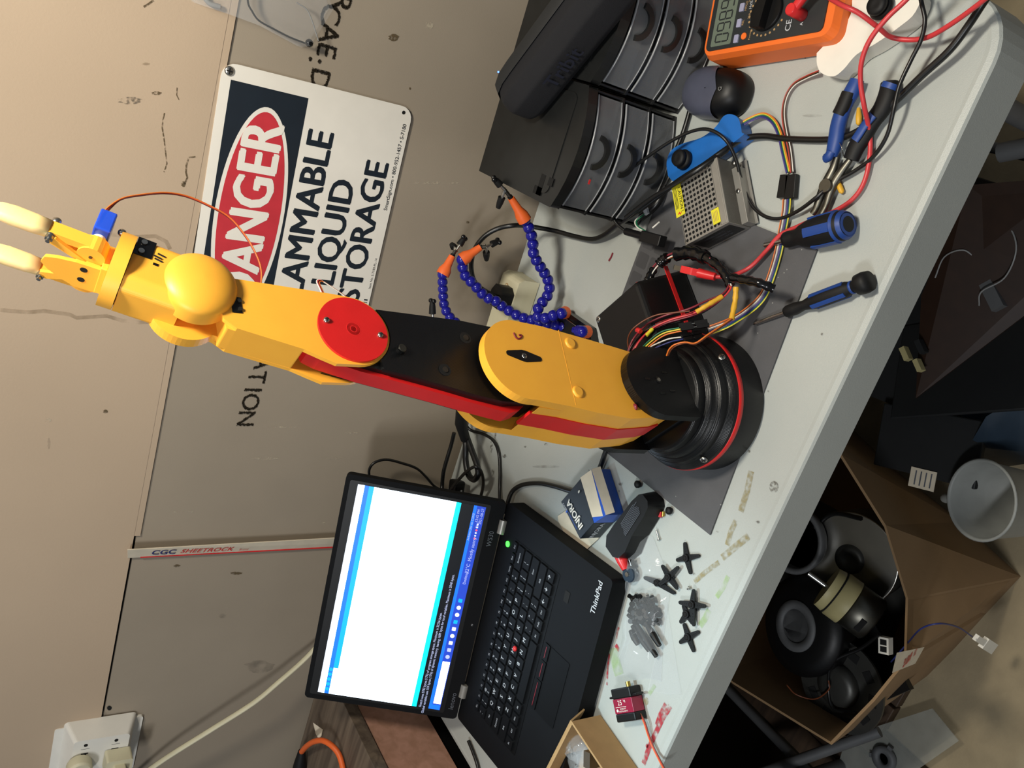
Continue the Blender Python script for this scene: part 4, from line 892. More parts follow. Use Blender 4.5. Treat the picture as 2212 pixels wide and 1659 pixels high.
b = MB()
for k, t in enumerate(('MODEL: S-60-12', 'INPUT: 110/220V AC', 'OUTPUT: 12V 5A')): b.text(t, .0042, RL @ Matrix.Translation((.034, .028 - k * .007, 0)), 'text_dim')
b.build('label_lettering', 'text_dim', lb)
for (x0, y0, w_, h_, t, nm) in ((-.006, .036, .011, .040, 'CAUTION !', 'big'), (.045, .004, .011, .018, '', 's')):
    F_ = PS @ Matrix.Translation((x0, y0, H1 + .0008)); b = MB(); b.box((0, 0, 0), (w_ + (.003 if t else 0), h_, .0004), F_, 'label_yellow'); l_ = b.build('caution_label', 'label_yellow', root)
    b = MB()
    if t:
        b.text('CAUTION !', .0062, F_ @ Matrix.Translation((.0105, .020, .0006)) @ Matrix.Rotation(-PI / 2, 4, 'Z'), 'dark_void', bold=.01)
        for k in range(3): b.box((.002 + k * .0018, .010, .0004), (.0026 + k * .0018, .036, .0006), F_, 'dark_void')
        b.add([(.003, .003, .0007), (.006, .006, .0007), (.0055, .003, .0007), (.010, .0045, .0007), (.006, .001, .0007), (.0065, .0035, .0007)], [(0, 1, 2), (2, 1, 5), (5, 3, 4)], F_, 'red_plastic')
    else:
        for k in range(4): b.box((.002 + k * .002, .003, .0004), (.0026 + k * .002, .015, .0006), F_, 'card')
    b.build('label_print', 'dark_void', l_)
for q in ((W1 + .005, .075), (W1 + .004, .040)): screw(root, PS @ Matrix.Translation((q[0], q[1], .0185 if q[1] < .08 else .0045)), .0028, .0015)
b = MB()
for x, y in ((.030, .040), (.038, .045), (.028, .050), (.036, .056)): b.cyl(.0045, .004, .030, PS @ Matrix.Translation((x, y, 0)), 'label_yellow', 12)
b.build('inner_parts', 'label_yellow', root)
# pliers
root = thing('pliers', atz(1800, 340, T), 'blue and black handled needle-nose pliers lying under the leads', 'pliers')
def arm(pts, rs, m, z=.008, name='handle', fl=.75): 
    b = MB(); P = spline(pz([(x, y, z) for x, y in pts]), 5); R_ = spline([(r, 0, 0) for r in rs], 5); b.tube(P, 1, m, 12, flat=fl, up=(0, 0, 1), rs=[q.x for q in R_]); return b.build(name, m, root)
h1 = arm([(1852, 172), (1842, 195), (1826, 225), (1812, 265), (1806, 300), (1800, 325), (1796, 338)], [.0075, .0088, .0085, .0085, .0085, .0075, .006], 'blue_grip', .010)
b = MB(); P = spline(pz([(1834, 200, .0125), (1822, 228, .0125), (1812, 248, .0125)])); b.tube(P, .0078, 'black_rubber', 12, flat=.75, up=(0, 0, 1)); b.build('grip_patch', 'black_rubber', h1)
h2 = arm([(1922, 178), (1918, 205), (1905, 235), (1885, 262), (1868, 290), (1850, 318), (1838, 345)], [.0088, .0098, .0095, .009, .0090, .0092, .0085], 'black_rubber', .010)
b = MB(); P = spline(pz([(1925, 180, .0125), (1919, 192, .0125)])); b.tube(P, .0086, 'blue_grip', 12, flat=.75, up=(0, 0, 1)); b.build('grip_patch', 'blue_grip', h2)
b = MB(); P = spline(pz([(1886, 248, .0175), (1868, 270, .0175), (1855, 290, .0175), (1846, 303, .0175)])); b.tube(P, .0050, 'blue_grip', 10, flat=.4, up=(0, 0, 1)); b.build('grip_patch', 'blue_grip', h2)
b = MB(); P = spline(pz([(1796, 328, .013), (1790, 338, .013), (1784, 342, .011)])); b.tube(P, .0052, 'blue_grip', 10, flat=.8, up=(0, 0, 1)); b.build('finger_guard', 'blue_grip', h1)
for pts in ([(1808, 340), (1800, 365), (1785, 395), (1772, 425), (1762, 452), (1755, 462)], [(1836, 345), (1818, 370), (1802, 395), (1792, 420), (1784, 445), (1775, 462)]):
    b = MB(); P = spline(pz([(x, y, .007) for x, y in pts]), 5); k = len(P); b.tube(P, 1, 'steel_dark', 8, flat=.8, up=(0, 0, 1), rs=[.0036 + .0018 * math.sin(PI * min(1, i / k * 1.3)) for i in range(k)]); b.build('jaw', 'steel_dark', root)
b = MB(); p = atz(1785, 402, T + .011); b.cyl(.0075, 0, .003, Matrix.Translation(p), 'steel_dark', 20, .0006); b.build('pivot', 'steel_dark', root)
b = MB(); P = spline(pz([(1808, 300, .008), (1818, 318, .016), (1824, 338, .008), (1838, 318, .014), (1842, 308, .008)])); b.tube(P, .0005, 'steel', 6); b.build('spring', 'steel', root)
# screwdrivers
def driver(p0, p1, z0, z1, prof, shaft, label, bands, tip):
    a = atz(*p0, T + z0); c = atz(*p1, T + z1); F_ = fr(a, c - a, (0, 0, 1)); Ln = (c - a).length; F_ = fr(a, c - a, (0, 0, 1)) @ Matrix.Rotation(PI / 2, 4, 'Y')
    root = thing('screwdriver', a, label, 'screwdriver', 'screwdrivers')
    b = MB(); b.lathe([(.0001, Ln * prof[0][1])] + [(r, Ln * s_) for r, s_ in prof] + [(.0001, Ln * prof[-1][1])], F_, 'black_rubber', 28); b.build('handle', 'black_rubber', root)
    b = MB(); b.cyl(shaft, Ln * .03, Ln * prof[0][1] + .002, F_, 'steel', 12); b.build('shaft', 'steel', root)
    b = MB(); b.lathe([(.0003, 0), (shaft * .8, tip * .45), (shaft * 1.02, tip)], F_, 'steel_dark', 8); part_label(b.build('tip', 'steel_dark', root), 'dark steel tip')
    for (s0, s1, r0, angs) in bands:
        for an in angs:
            b = MB(); 
            pr = [(x, y) for x, y in circ(0, 0, r0, an - 16, an + 16, 4)]; inn = [(x, y) for x, y in circ(0, 0, r0 - .003, an + 16, an - 16, 4)]
            b.prism(pr + inn, Ln * s0, Ln * s1, F_, 'blue_grip'); part_label(b.build('grip_stripe', 'blue_grip', root), 'blue rubber stripe')
    return root, F_, Ln
rd, F_, Ln = driver((1648, 531), (1832, 484), .006, .019, [(.0085, .295), (.0090, .33), (.0085, .40), (.0088, .44), (.0120, .50), (.0150, .60), (.0163, .72), (.0163, .88), (.0152, .96), (.0125, 1.0)], .0030, 'stubby black and blue screwdriver with a fat handle lying over the ribbon cable', [(.62, .90, .0172, (20, 100, 180, 260, 340))], .010)
b = MB(); b.lathe([(.0128, Ln * 1.0), (.0150, Ln * .965), (.0156, Ln * .93), (.0166, Ln * .90)], F_, 'blue_grip', 28); b.lathe([(.0001, Ln * 1.003), (.0085, Ln * 1.003), (.013, Ln * .998)], F_, 'blue_grip', 28); b.build('end_ring', 'blue_grip', rd)
b = MB(); b.cyl(.0080, Ln * 1.003, Ln * 1.006, F_, 'black_rubber', 20); b.build('end_cap', 'black_rubber', rd)
rd, F_, Ln = driver((1626, 701), (1880, 606), .005, .012, [(.0055, .31), (.0066, .33), (.0068, .40), (.0052, .47), (.0080, .56), (.0088, .66), (.0082, .82), (.0062, .86), (.0060, .885), (.0105, .91), (.0112, .96), (.0100, 1.0)], .0021, 'slim black and blue screwdriver pointing at the robot base', [(.55, .82, .0092, (50, 140, 230, 320))], .012)
b = MB(); b.lathe([(.0066, Ln * .855), (.0070, Ln * .86), (.0070, Ln * .868), (.0066, Ln * .873)], F_, 'blue_grip', 24); b.build('collar_ring', 'blue_grip', rd)
# bullet connectors (gold) under pliers
for (x, y, a, l) in ((1855, 252, .5, 'gold connector lying between the plier handles'), (1813, 402, .9, 'gold connector lying beside the plier jaws')):
    p = atz(x, y, T + .004); b = MB(); F2 = frz(p, a) @ Matrix.Rotation(PI / 2, 4, 'Y'); b.lathe([(.0012, -.009), (.0028, -.007), (.0030, 0), (.0026, .003), (.0018, .009)], F2, 'yellow_tape', 12); tag(b.build('gold_connector', 'yellow_tape', loc=p), l, 'connector', 'gold connectors')
# ribbon wires
def ribbon(name, path, cols, wd, r, label, z=None, cat='cable'):
    P = spline(pz(path, z), 6); root = thing(name, P[0], label, cat)
    for j, m in enumerate(cols):
        o = (j - (len(cols) - 1) / 2) * wd; Q = []
        for i, p in enumerate(P):
            t = (P[min(i + 1, len(P) - 1)] - P[max(i - 1, 0)]); t.z = 0; t.normalize(); Q.append(p + V((-t.y, t.x, 0)) * o + V((0, 0, .0004 * (j % 2))))
        b = MB(); b.tube(Q, r, m, 6); part_label(b.build('wire', m, root), m.replace('_', ' '))
    return root
ribbon('ribbon_cable', [(1597, 272, .016), (1620, 258, .012), (1648, 249, .008), (1670, 262, .006), (1684, 290, .005), (1692, 325, .005), (1703, 372, .005)], ['purple_wire', 'blue_wire', 'green_wire', 'yellow_wire', 'orange_wire'], .0013, .0007, 'rainbow ribbon cable curling from the blue joystick handle to the black connectors')
ribbon('ribbon_cable', [(1768, 156, .010), (1742, 167, .006), (1715, 183, .005), (1698, 210, .005), (1692, 245, .005), (1697, 285, .005), (1706, 325, .005), (1711, 372, .005)], ['red_wire', 'brown_wire', 'black_wire', 'white_wire'], .0011, .0007, 'red, brown and white wires curving from the white joystick handle')
root = thing('pin_connector', atz(1703, 402, T), 'pair of black pin connectors joining the ribbon cables beside the power supply', 'connector')
for (x0, y0, x1, y1, w_) in ((1698, 378, 1690, 428, .0055), (1712, 378, 1708, 430, .0065)):
    a = atz(x0, y0, T + .005); c = atz(x1, y1, T + .005); F2 = fr(a, c - a, (0, 0, 1)); b = MB(); b.box((0, -.0035, -w_), ((c - a).length, .0035, w_), F2, 'black_plastic'); b.build('housing', 'black_plastic', root, bev=.0005)
ribbon('ribbon_cable', [(1700, 428, .006), (1698, 455, .007), (1690, 500, .005), (1680, 550, .005), (1665, 600, .005), (1648, 640, .008), (1618, 670, .016), (1575, 697, .034), (1532, 714, .045)], ['orange_wire', 'brown_wire', 'white_wire', 'grey_wire', 'purple_wire', 'blue_wire', 'green_wire', 'yellow_wire'], .0014, .00072, 'rainbow ribbon cable running over the grey mat to the pin connectors by the robot base')
# wiring harness of the robot arm
root = thing('wiring_harness', atz(1480, 640, T), 'coiled harness of red, black and coloured wires bound with black tape behind the robot base', 'wiring')
random.seed(3)
bundle = [(1360, 770, .115), (1372, 742, .112), (1400, 712, .10), (1440, 692, .088), (1490, 678, .075), (1530, 660, .062), (1562, 640, .052), (1577, 618, .046), (1570, 597, .044), (1552, 575, .044), (1525, 557, .044), (1494, 546, .044), (1462, 549, .046), (1432, 563, .05), (1412, 582, .056), (1398, 608, .062), (1388, 638, .07), (1386, 668, .08), (1394, 694, .092)]
cs = ['red_wire', 'red_wire', 'red_wire', 'black_wire', 'red_wire', 'black_wire', 'dark_red', 'black_wire', 'dark_red', 'orange_wire', 'green_wire', 'white_wire']
for j, m in enumerate(cs):
    ox, oy, oz = random.uniform(-1, 1), random.uniform(-1, 1), random.uniform(-1, 1); a0 = 0
    pts = [(x + ox * (9 if i < 6 else 4.5), y + oy * (11 if i < 6 else 5), z + oz * .004) for i, (x, y, z) in enumerate(bundle)]
    if j > 8: pts = pts[7:]
    b = MB(); b.tube(spline(pz(pts), 5), .00115 if j < 9 else .0008, m, 6); part_label(b.build('wire', m, root), m.replace('_', ' '))
def wrap(i0, i1, r, m='black_gloss', pts=None, name='tape_wrap', lab=None):
    P = spline(pz(pts or bundle[i0:i1]), 5); b = MB(); k = len(P); b.tube(P, 1, m, 10, rs=[r * (1 + .12 * math.sin(i * 2.1)) for i in range(k)]); o = b.build(name, m, root); 
    if lab: part_label(o, lab)
wrap(10, 13, .0080); wrap(8, 11, .0055); wrap(0, 0, .0052, pts=[(1578, 617, .046), (1568, 594, .046), (1550, 572, .046)]); wrap(0, 0, .0050, pts=[(1412, 582, .056), (1402, 600, .062), (1396, 614, .064)]); wrap(0, 0, .0062, pts=[(1442, 556, .052), (1432, 563, .052), (1424, 571, .053)])
wrap(0, 0, .0048, pts=[(1582, 600, .052), (1610, 605, .055), (1642, 612, .052), (1672, 624, .042)]); wrap(0, 0, .0070, pts=[(1385, 655, .074), (1386, 668, .08), (1390, 676, .083)])
wrap(0, 0, .0035, 'red_plastic', [(1379, 612, .064), (1380, 640, .07), (1384, 690, .088)], 'heat_shrink', 'red heat-shrink tube'); wrap(0, 0, .0040, 'blue_grip', [(1412, 616, .062), (1404, 632, .066), (1396, 650, .07)], 'heat_shrink', 'blue heat-shrink tube')
wrap(0, 0, .0030, 'red_plastic', [(1376, 712, .112), (1384, 716, .112)], 'heat_shrink', 'red heat-shrink tube')
wrap(0, 0, .0022, 'label_yellow', [(1396, 725, .106), (1410, 710, .10)], 'tape_flag', 'yellow tape on the red wires')
wrap(0, 0, .0030, 'yellow_tape', [(1590, 620, .05), (1588, 650, .05), (1580, 690, .056)], 'heat_shrink', 'yellow heat-shrink tube'); wrap(0, 0, .0026, 'yellow_tape', [(1560, 640, .06), (1530, 658, .072), (1504, 674, .08)], 'heat_shrink', 'yellow heat-shrink tube')
for m, pts in (('orange_wire', [(1440, 768, .108), (1446, 754, .112), (1458, 744, .112), (1480, 739, .106), (1502, 741, .098), (1530, 722, .088), (1560, 702, .07), (1580, 688, .058)]), ('brown_wire', [(1443, 768, .106), (1450, 755, .110), (1462, 746, .110), (1482, 741, .104), (1503, 743, .096), (1532, 724, .086), (1562, 704, .068), (1582, 690, .056)]),
               ('brown_wire', [(1360, 762, .11), (1356, 735, .115), (1366, 712, .118), (1392, 692, .112), (1420, 680, .104), (1450, 676, .096), (1490, 672, .084)]),
               ('green_wire', [(1380, 760, .108), (1400, 738, .106), (1430, 716, .098), (1468, 708, .088)]), ('yellow_wire', [(1383, 762, .108), (1403, 741, .106), (1433, 720, .098), (1470, 711, .088)]), ('orange_wire', [(1386, 764, .108), (1406, 745, .106), (1436, 724, .098), (1472, 715, .088)]),
               ('white_wire', [(1398, 752, .106), (1420, 742, .103), (1445, 732, .096), (1474, 728, .086)]), ('blue_wire', [(1400, 758, .106), (1424, 748, .103), (1450, 738, .096), (1478, 732, .086)])):
    b = MB(); b.tube(spline(pz(pts), 5), .0009, m, 6); part_label(b.build('wire', m, root), m.replace('_', ' '))
for (x0, y0, x1, y1) in ((1466, 704, 1528, 694), (1470, 711, 1532, 702), (1472, 726, 1514, 718), (1478, 734, 1518, 726)):
    a = atz(x0, y0, T + .089); c = atz(x1, y1, T + .066); F2 = fr(a, c - a, (0, 0, 1)); b = MB(); L2 = (c - a).length
    b.box((0, -.0016, -.0022), (L2 * .45, .0016, .0022), F2, 'black_plastic'); b.box((L2 * .55, -.0016, -.0022), (L2, .0016, .0022), F2, 'black_plastic'); b.box((L2 * .44, -.0005, -.0005), (L2 * .56, .0005, .0005), F2, 'steel'); b.build('pin_header', 'black_plastic', root)
# power strip and black plug at the wall
root = thing('power_strip', (-.01, -.062, T), 'cream power strip lying along the foot of the wall behind the robot', 'power strip')
b = MB(); b.prism([(-.135, T + .001), (.118, T + .001), (.118, T + .030), (.112, T + .038), (-.135, T + .038)], 0, .050, fr((0, -.030, 0), (1, 0, 0), (0, 0, 1)), 'cream'); b.build('body', 'cream', root, bev=.004)
for q in (.098, .070, -.06, -.09):
    b = MB(); b.cyl(.0042, 0, .0006, Matrix.Translation((q, -.050, T + .038)), 'card', 14); b.cyl(.0025, .0006, .0009, Matrix.Translation((q, -.050, T + .038)), 'cream', 10); b.build('socket_hole', 'card', root)
PP = V((.082, -.062, T + .0385)); root = thing('wall_plug', PP, 'black angled plug pushed into the cream power strip', 'plug')
b = MB(); b.prism([(-.016, -.016), (.010, -.016), (.018, -.006), (.018, .008), (.006, .016), (-.016, .014)], 0, .022, Matrix.Translation(PP), 'black_plastic'); b.build('body', 'black_plastic', root, bev=.002)
b = MB(); b.tube([PP + V((-.004, .012, .012)), aty(1095, 643, -.050)], .005, 'black_plastic', 10); b.build('strain_relief', 'black_plastic', root)
# helping hands
root = thing('helping_hands', (.05, -.2, T), 'helping-hand stand with blue ball-jointed arms behind the robot arm', 'helping hand stand')
bo = [(-.01, -.145), (.090, -.148), (.109, -.172), (.108, -.236), (.092, -.252), (-.01, -.252)]
b = MB(); b.prism([(x, y) for x, y in bo], T + .001, T + .014, I4, 'black_gloss'); b.build('base', 'black_gloss', root, bev=.003, seg=3)
b = MB(); b.tube([V((x, y, T + .0155)) for x, y in [(.088, -.158), (.100, -.176), (.099, -.232), (.088, -.243), (.0, -.243), (.0, -.158), (.088, -.158)]], .0007, 'steel', 6); b.build('rim_line', 'steel', root)
def arm_(path, rt, nz=None, clip=None, lab=None, rb=.0082, fk=None):
    P = spline(path, 14); beads = [P[0]]; 
    for p in P:
        if (p - beads[-1]).length > rb * 1.42: beads.append(p)
    b = MB(); 
    for p in beads: b.ball(rb, p, I4, 'blue_ball', 14)
    a = b.build('ball_arm', 'blue_ball', root)
    if rt: b = MB(); b.tube([rt, beads[0]], .0085, 'orange_nozzle', 14, rs=[.0092, .0078]); b.build('arm_socket', 'orange_nozzle', a)
    if nz:
        q = [beads[-1], beads[-1].lerp(nz, .25), beads[-1].lerp(nz, .5), nz]; b = MB(); b.tube(q, .008, 'orange_nozzle', 14, rs=[.0098, .0094, .0062, .0048]); part_label(b.build('nozzle', 'orange_nozzle', a), 'orange cone nozzle')
        if clip: make_clip(a, nz, *clip)
def make_clip(par, nz, c, t1, t2):                             # nz -> c hinge -> two tips
    b = MB(); b.tube([nz, nz.lerp(c, .25)], .0036, 'black_rubber', 10)
    F_ = fr(c, t1 - c, t2 - c); s_ = (t1 - c).length
    b.tube([nz.lerp(c, .2), c], .0028, 'steel_dark', 8)
    for t in (t1, t2):
        b.tube([c, c.lerp(t, .5)], .0032, 'steel', 8, flat=.6)
    b.tube([c + F_.to_3x3() @ V((0, 0, -.004)), c + F_.to_3x3() @ V((0, 0, .004))], .0018, 'steel', 8)
    k = b.build('crocodile_clip', 'steel', par)
    for i, t in enumerate((t1, t2)):
        b = MB(); d = (t - c).normalized(); sd = F_.to_3x3() @ V((0, 0, 1)); b.tube([c.lerp(t, .42), c.lerp(t, .75), t], .0045, 'black_rubber', 10, rs=[.0052, .0046, .0034])
        if i == 0:
            for q in (-.0030, .0030): b.ball(.0036, t + sd * q, I4, 'black_gloss', 10)
        part_label(b.build('rubber_tip', 'black_rubber', par), 'black rubber clip tip')
YA = lambda l: [aty(x, y, -d) for x, y, d in l]
arm_([atz(1213, 677, T + .03), *YA([(1198, 681, .185), (1184, 684, .180), (1168, 692, .172), (1160, 678, .165), (1166, 660, .160), (1180, 643, .155), (1187, 625, .152), (1183, 603, .150), (1172, 583, .148), (1160, 565, .146), (1152, 545, .144), (1151, 525, .142), (1147, 505, .140), (1140, 487, .138), (1130, 470, .136)])], atz(1221, 675, T + .018), YA([(1104, 428, .130)])[0], (YA([(1090, 410, .128)])[0], YA([(1067, 386, .125)])[0], YA([(1076, 449, .120)])[0]))
arm_([atz(1258, 716, T + .03), *YA([(1240, 712, .190), (1222, 707, .18), (1200, 702, .17), (1175, 697, .155), (1148, 691, .14), (1125, 685, .13), (1106, 675, .12), (1088, 664, .11), (1070, 650, .105), (1052, 643, .10), (1037, 630, .095), (1022, 612, .09), (1009, 602, .085), (1001, 585, .08), (998, 565, .08), (998, 548, .08)])], atz(1268, 717, T + .018), YA([(1038, 534, .085)])[0], (YA([(1050, 533, .088)])[0], YA([(1077, 521, .088)])[0], YA([(1051, 561, .075)])[0]))
arm_(YA([(1150, 740, .17), (1100, 735, .15), (1050, 725, .13), (1010, 712, .11), (985, 697, .095), (972, 685, .09), (962, 668, .085), (958, 650, .08), (957, 630, .08), (956, 612, .08), (956, 592, .08)]), None, YA([(977, 553, .075)])[0], (YA([(985, 540, .072)])[0], YA([(1003, 514, .070)])[0], YA([(975, 527, .06)])[0]), rb=.0074)
arm_(YA([(1150, 760, .18), (1100, 775, .16), (1050, 770, .14), (1000, 750, .12), (960, 740, .10)]), None, YA([(938, 722, .095)])[0], (YA([(934, 697, .092)])[0], YA([(934, 650, .088)])[0], YA([(962, 700, .085)])[0]), rb=.0074)
# cables behind the laptop
def wcable(name, l, r, m, label, cat='cable'):
    P = spline([aty(x, y, -d) if d < .3 else atz(x, y, T + d - 1) for x, y, d in l], 8); return tag(MB().tube(P, r, m, 8).build(name, m, loc=P[0]), label, cat)
wcable('laptop_cable', [(820, 1062, .045), (803, 1040, .04), (797, 1018, .04), (808, 1000, .04), (835, 993, .04), (870, 1001, .04), (900, 1012, .042), (920, 1030, .045), (938, 1050, .05), (960, 1062, .055)], .0022, 'black_wire', 'black cable looping up against the wall above the corner of the laptop lid')
wcable('laptop_cable', [(981, 935, .04), (975, 960, .04), (966, 990, .045), (958, 1020, .05), (955, 1050, .055), (955, 1075, .07)], .0034, 'black_wire', 'black cable standing against the wall beside the power strip, right of the laptop lid')
wcable('laptop_cable', [(1000, 895, 1.045), (1006, 935, 1.045), (1018, 970, 1.043), (1029, 1000, 1.043), (1033, 1022, 1.042), (1024, 1036, 1.042), (1012, 1025, 1.043), (1006, 995, 1.045), (1006, 960, 1.047), (1003, 900, 1.047)], .0050, 'black_wire', 'thick black cable hanging in a narrow loop over the power strip')
wcable('laptop_cable', [(975, 1056, 1.046), (992, 1035, 1.050), (1010, 1017, 1.053), (1028, 1008, 1.054), (1040, 1020, 1.040), (1044, 1045, 1.025), (1038, 1075, 1.012), (1030, 1100, 1.008)], .0026, 'black_wire', 'thin black cable arching over the thick cable loop beside the laptop')
wcable('laptop_cable', [(1000, 905, 1.03), (1015, 928, 1.015), (1045, 938, 1.006), (1066, 952, 1.004), (1077, 978, 1.004), (1080, 1020, 1.004), (1079, 1060, 1.006), (1080, 1100, 1.012)], .0026, 'black_wire', 'black cable bending round from the wall to the back of the laptop')
wcable('laptop_cable', [(1092, 1110, 1.015), (1098, 1082, 1.012), (1108, 1060, 1.008), (1130, 1047, 1.005), (1165, 1044, 1.005), (1200, 1051, 1.005), (1240, 1062, 1.005), (1270, 1055, 1.005), (1285, 1035, 1.005), (1298, 1005, 1.005), (1308, 975, 1.008), (1318, 940, 1.010)], .0035, 'black_wire', 'black cable running from the laptop behind the small box to the robot base')
p = aty(985, 1062, -.075); root = thing('cable_adapter', p, 'black block adapter on the cables behind the laptop', 'adapter')
b = MB(); b.box((-.020, -.012, -.010), (.020, .012, .010), frz(p, .3)); b.build('block', 'black_plastic', root, bev=.004)
b = MB(); b.box((-.008, -.0125, -.004), (.006, -.0118, -.001), frz(p, .3), 'text_grey'); b.build('print', 'text_grey', root)
p = aty(998, 905, -.09)
b = MB(); b.tube([aty(995, 880, -.10), aty(996, 915, -.09), aty(1003, 950, -.085)], .012, 'black_rubber', 10, rs=[.007, .010, .006]); tag(b.build('cable_bundle', 'black_rubber', loc=p), 'dark bunch of cables gathered behind the robot elbow', 'cable')
# small printed carton
BX = [atz(x, y, T + .030) for x, y in ((1254, 1033), (1294, 1034), (1339, 1108), (1297, 1112))]
iv = (BX[2] - BX[1]); iv.z = 0
a0 = V((-.0680, -.3640, T)); du = V((.0245, -.0405, 0)).normalized() ; dv = V((-du.y, du.x, 0))
IJ = fr((-.0965, -.3085, T), V((.30, -.95, 0)), V((.95, .30, 0)))
cB = V((-.140, -.380, T)); 
q = {k: atz(*v, T + .036) for k, v in dict(A=(1211, 1084), B=(1254, 1033), D=(1282, 1130), E=(1252, 1164)).items()}
root = thing('small_carton', (q['A'] + q['D']) / 2 - V((0, 0, .036)), 'small open black and blue carton printed INJORA in white', 'box')
A_, B_, D_, E_ = q['A'], q['B'], q['D'], q['E']
# top face quad A-B-D-E (black, printed); open end towards +B side with a cream lining
up = V((0, 0, .0355))
def quad(b, P, m): b.add(P, [tuple(range(len(P)))], I4, m); return b
Bb, Db = atz(1294, 1034, T + .004), atz(1339, 1108, T + .004)
th = .0008
b = MB(); low = [p - up for p in (A_, E_, D_, B_)]
b.hexa([low[0], low[1], low[2], low[3], A_ - V((0, 0, .0005)), E_ - V((0, 0, .0005)), D_ - V((0, 0, .0005)), B_ - V((0, 0, .0005))], 'sign_black'); b.build('carton_body', 'sign_black', root, bev=.0006)
C1, C2 = B_ + V((.028, -.016, -.0180)), D_ + V((.026, -.018, -.0180))
b = MB(); nB, nD = B_ + V((.020, -.010, -.004)), D_ + V((.020, -.012, -.004)); 
b.hexa([B_ - up, D_ - up, nD - V((0, 0, .0315)), nB - V((0, 0, .0315)), B_ - V((0, 0, .001)), D_ - V((0, 0, .001)), nD, nB], 'blue_box'); b.build('blue_side', 'blue_box', root)
b = MB(); m1 = (nB + nD) / 2 + V((-.006, .002, .0005)); 
f1 = [nB + V((-.001, .0, .0008)), B_ + V((.001, 0, .0008)), B_.lerp(D_, .9) + V((.002, 0, .0008)), nD + V((-.004, .004, .0008))]
quad(b, f1, 'white_paper'); quad(b, [nB + V((0, 0, .001)), nD + V((0, 0, .001)), nD + V((.006, -.003, -.010)), nB + V((.006, -.003, -.010))], 'white_paper'); part_label(b.build('lining_flap', 'white_paper', root), 'cream inner flap')
fl = [p - up + V((0, 0, .003)) for p in (A_, E_)]; g0, g1 = atz(1203, 1115, T + .002), atz(1254, 1196, T + .002)
b = MB(); g2 = atz(1292, 1166, T + .002); b.prism([(v.x, v.y) for v in (A_, E_.lerp(D_, .0), atz(1290, 1166, T + .002), atz(1262, 1192, T + .002), atz(1250, 1196, T + .002), atz(1238, 1190, T + .002), atz(1206, 1125, T + .002), atz(1205, 1115, T + .002))], T + .0012, T + .0022, I4, 'white_paper'); part_label(b.build('end_flap', 'white_paper', root), 'cream end flap folded out on the table')
TFm = fr((A_ + E_) / 2 * .5 + (B_ + D_) / 2 * .5 + V((0, 0, .0004)), A_ - E_, V((0, 0, 1)).cross(A_ - E_))
up_dir = (B_ - A_); TFm = fr((A_ * .6 + E_ * .4) * .78 + (B_ * .6 + D_ * .4) * .22 + V((0, 0, .0005)), A_ - E_, B_ - A_) if (A_ - E_).cross(B_ - A_).z > 0 else fr((A_ + E_) / 2 * .72 + (B_ + D_) / 2 * .28 + V((0, 0, .0005)), E_ - A_, B_ - A_)
c_ = (A_ + E_) / 2 * .70 + (B_ + D_) / 2 * .30 + V((0, 0, .0006)); TFm = fr(c_, A_ - E_, V((0, 0, 1)).cross(A_ - E_))
b = MB(); b.text('INJORA', .0135, TFm, 'white_sign', bold=.03, sx=1.0); b.text('SERVO', .0045, TFm @ Matrix.Translation((.020, .010, 0)), 'text_grey', bold=.02); b.box((-.018, .0085, 0), (.012, .0090, .0003), TFm, 'blue_box'); b.box((.012, .0085, 0), (.014, .013, .0003), TFm, 'blue_box')
b.build('brand_lettering', 'white_sign', root)
sc_ = fr((E_ + D_) / 2 - up / 2 + (E_ - A_).normalized() * .0008, D_ - E_, V((0, 0, 1)))
b = MB(); b.text('INJORA', .010, sc_, 'text_grey', bold=.02); b.ball(.0028, B_.lerp(D_, .25).lerp(A_, .18) + V((0, 0, .0008)), I4, 'white', 8, (1, .5, .3)); b.build('side_lettering', 'text_grey', root)
# handheld device with red cap
d0, d1 = atz(1405, 1070, T + .018), atz(1328, 1190, T + .018)
DF = fr(d0 - V((0, 0, .018)), d1 - d0, V((0, 0, 1)).cross(d1 - d0)); DL = (d1 - d0).length
root = thing('glue_pen', d0, 'black rounded handheld tool with a red tip lying beside the small carton', 'tool')
ol_ = [(.000, .008), (.006, .015), (.020, .0175), (DL * .55, .0185), (DL * .80, .024), (DL * .95, .020), (DL * 1.02, .010), (DL * 1.02, -.012), (DL * .90, -.022), (DL * .70, -.0215), (.02, -.0165), (.005, -.012), (0, -.006)]
b = MB(); b.prism(ol_, .001, .026, DF, 'black_plastic', ol2=[(x * .97 + .003, y * .82) for x, y in ol_]); b.build('body', 'black_plastic', root, bev=.006, seg=4)
b = MB(); F2 = DF @ Matrix.Translation((0, 0, .0264)); 
for k in range(9):
    y = -.0085 + k * .0019; b.box((.016 + .008 * random.random(), y, 0), (DL * .58 + .006 * random.random(), y + .0006, .0003), F2, 'text_dim')
b.build('printed_text', 'text_dim', root)
b = MB(); e0 = DF @ V((DL * 1.00, 0, .012)); e1_ = atz(1356, 1228, T + .012); b.tube([DF @ V((DL * .98, -.004, .013)), atz(1345, 1212, T + .013), atz(1352, 1230, T + .012)], .006, 'red_plastic', 14, rs=[.0085, .0075, .005]); part_label(b.build('red_tip', 'red_plastic', root), 'glossy red tip')
b = MB(); b.tube([DF @ V((DL * .93, .022, .010)), DF @ V((DL * .97, .029, .009))], .0045, 'black_gloss', 12); b.build('knob', 'black_gloss', root)
p = atz(1365, 1240, T + .006); b = MB(); b.cyl(.0105, 0, .009, Matrix.Translation((p.x, p.y, T + .0045)), 'film_blue', 28, .001); b.cyl(.003, .009, .011, Matrix.Translation((p.x, p.y, T + .0045)), 'steel', 12)
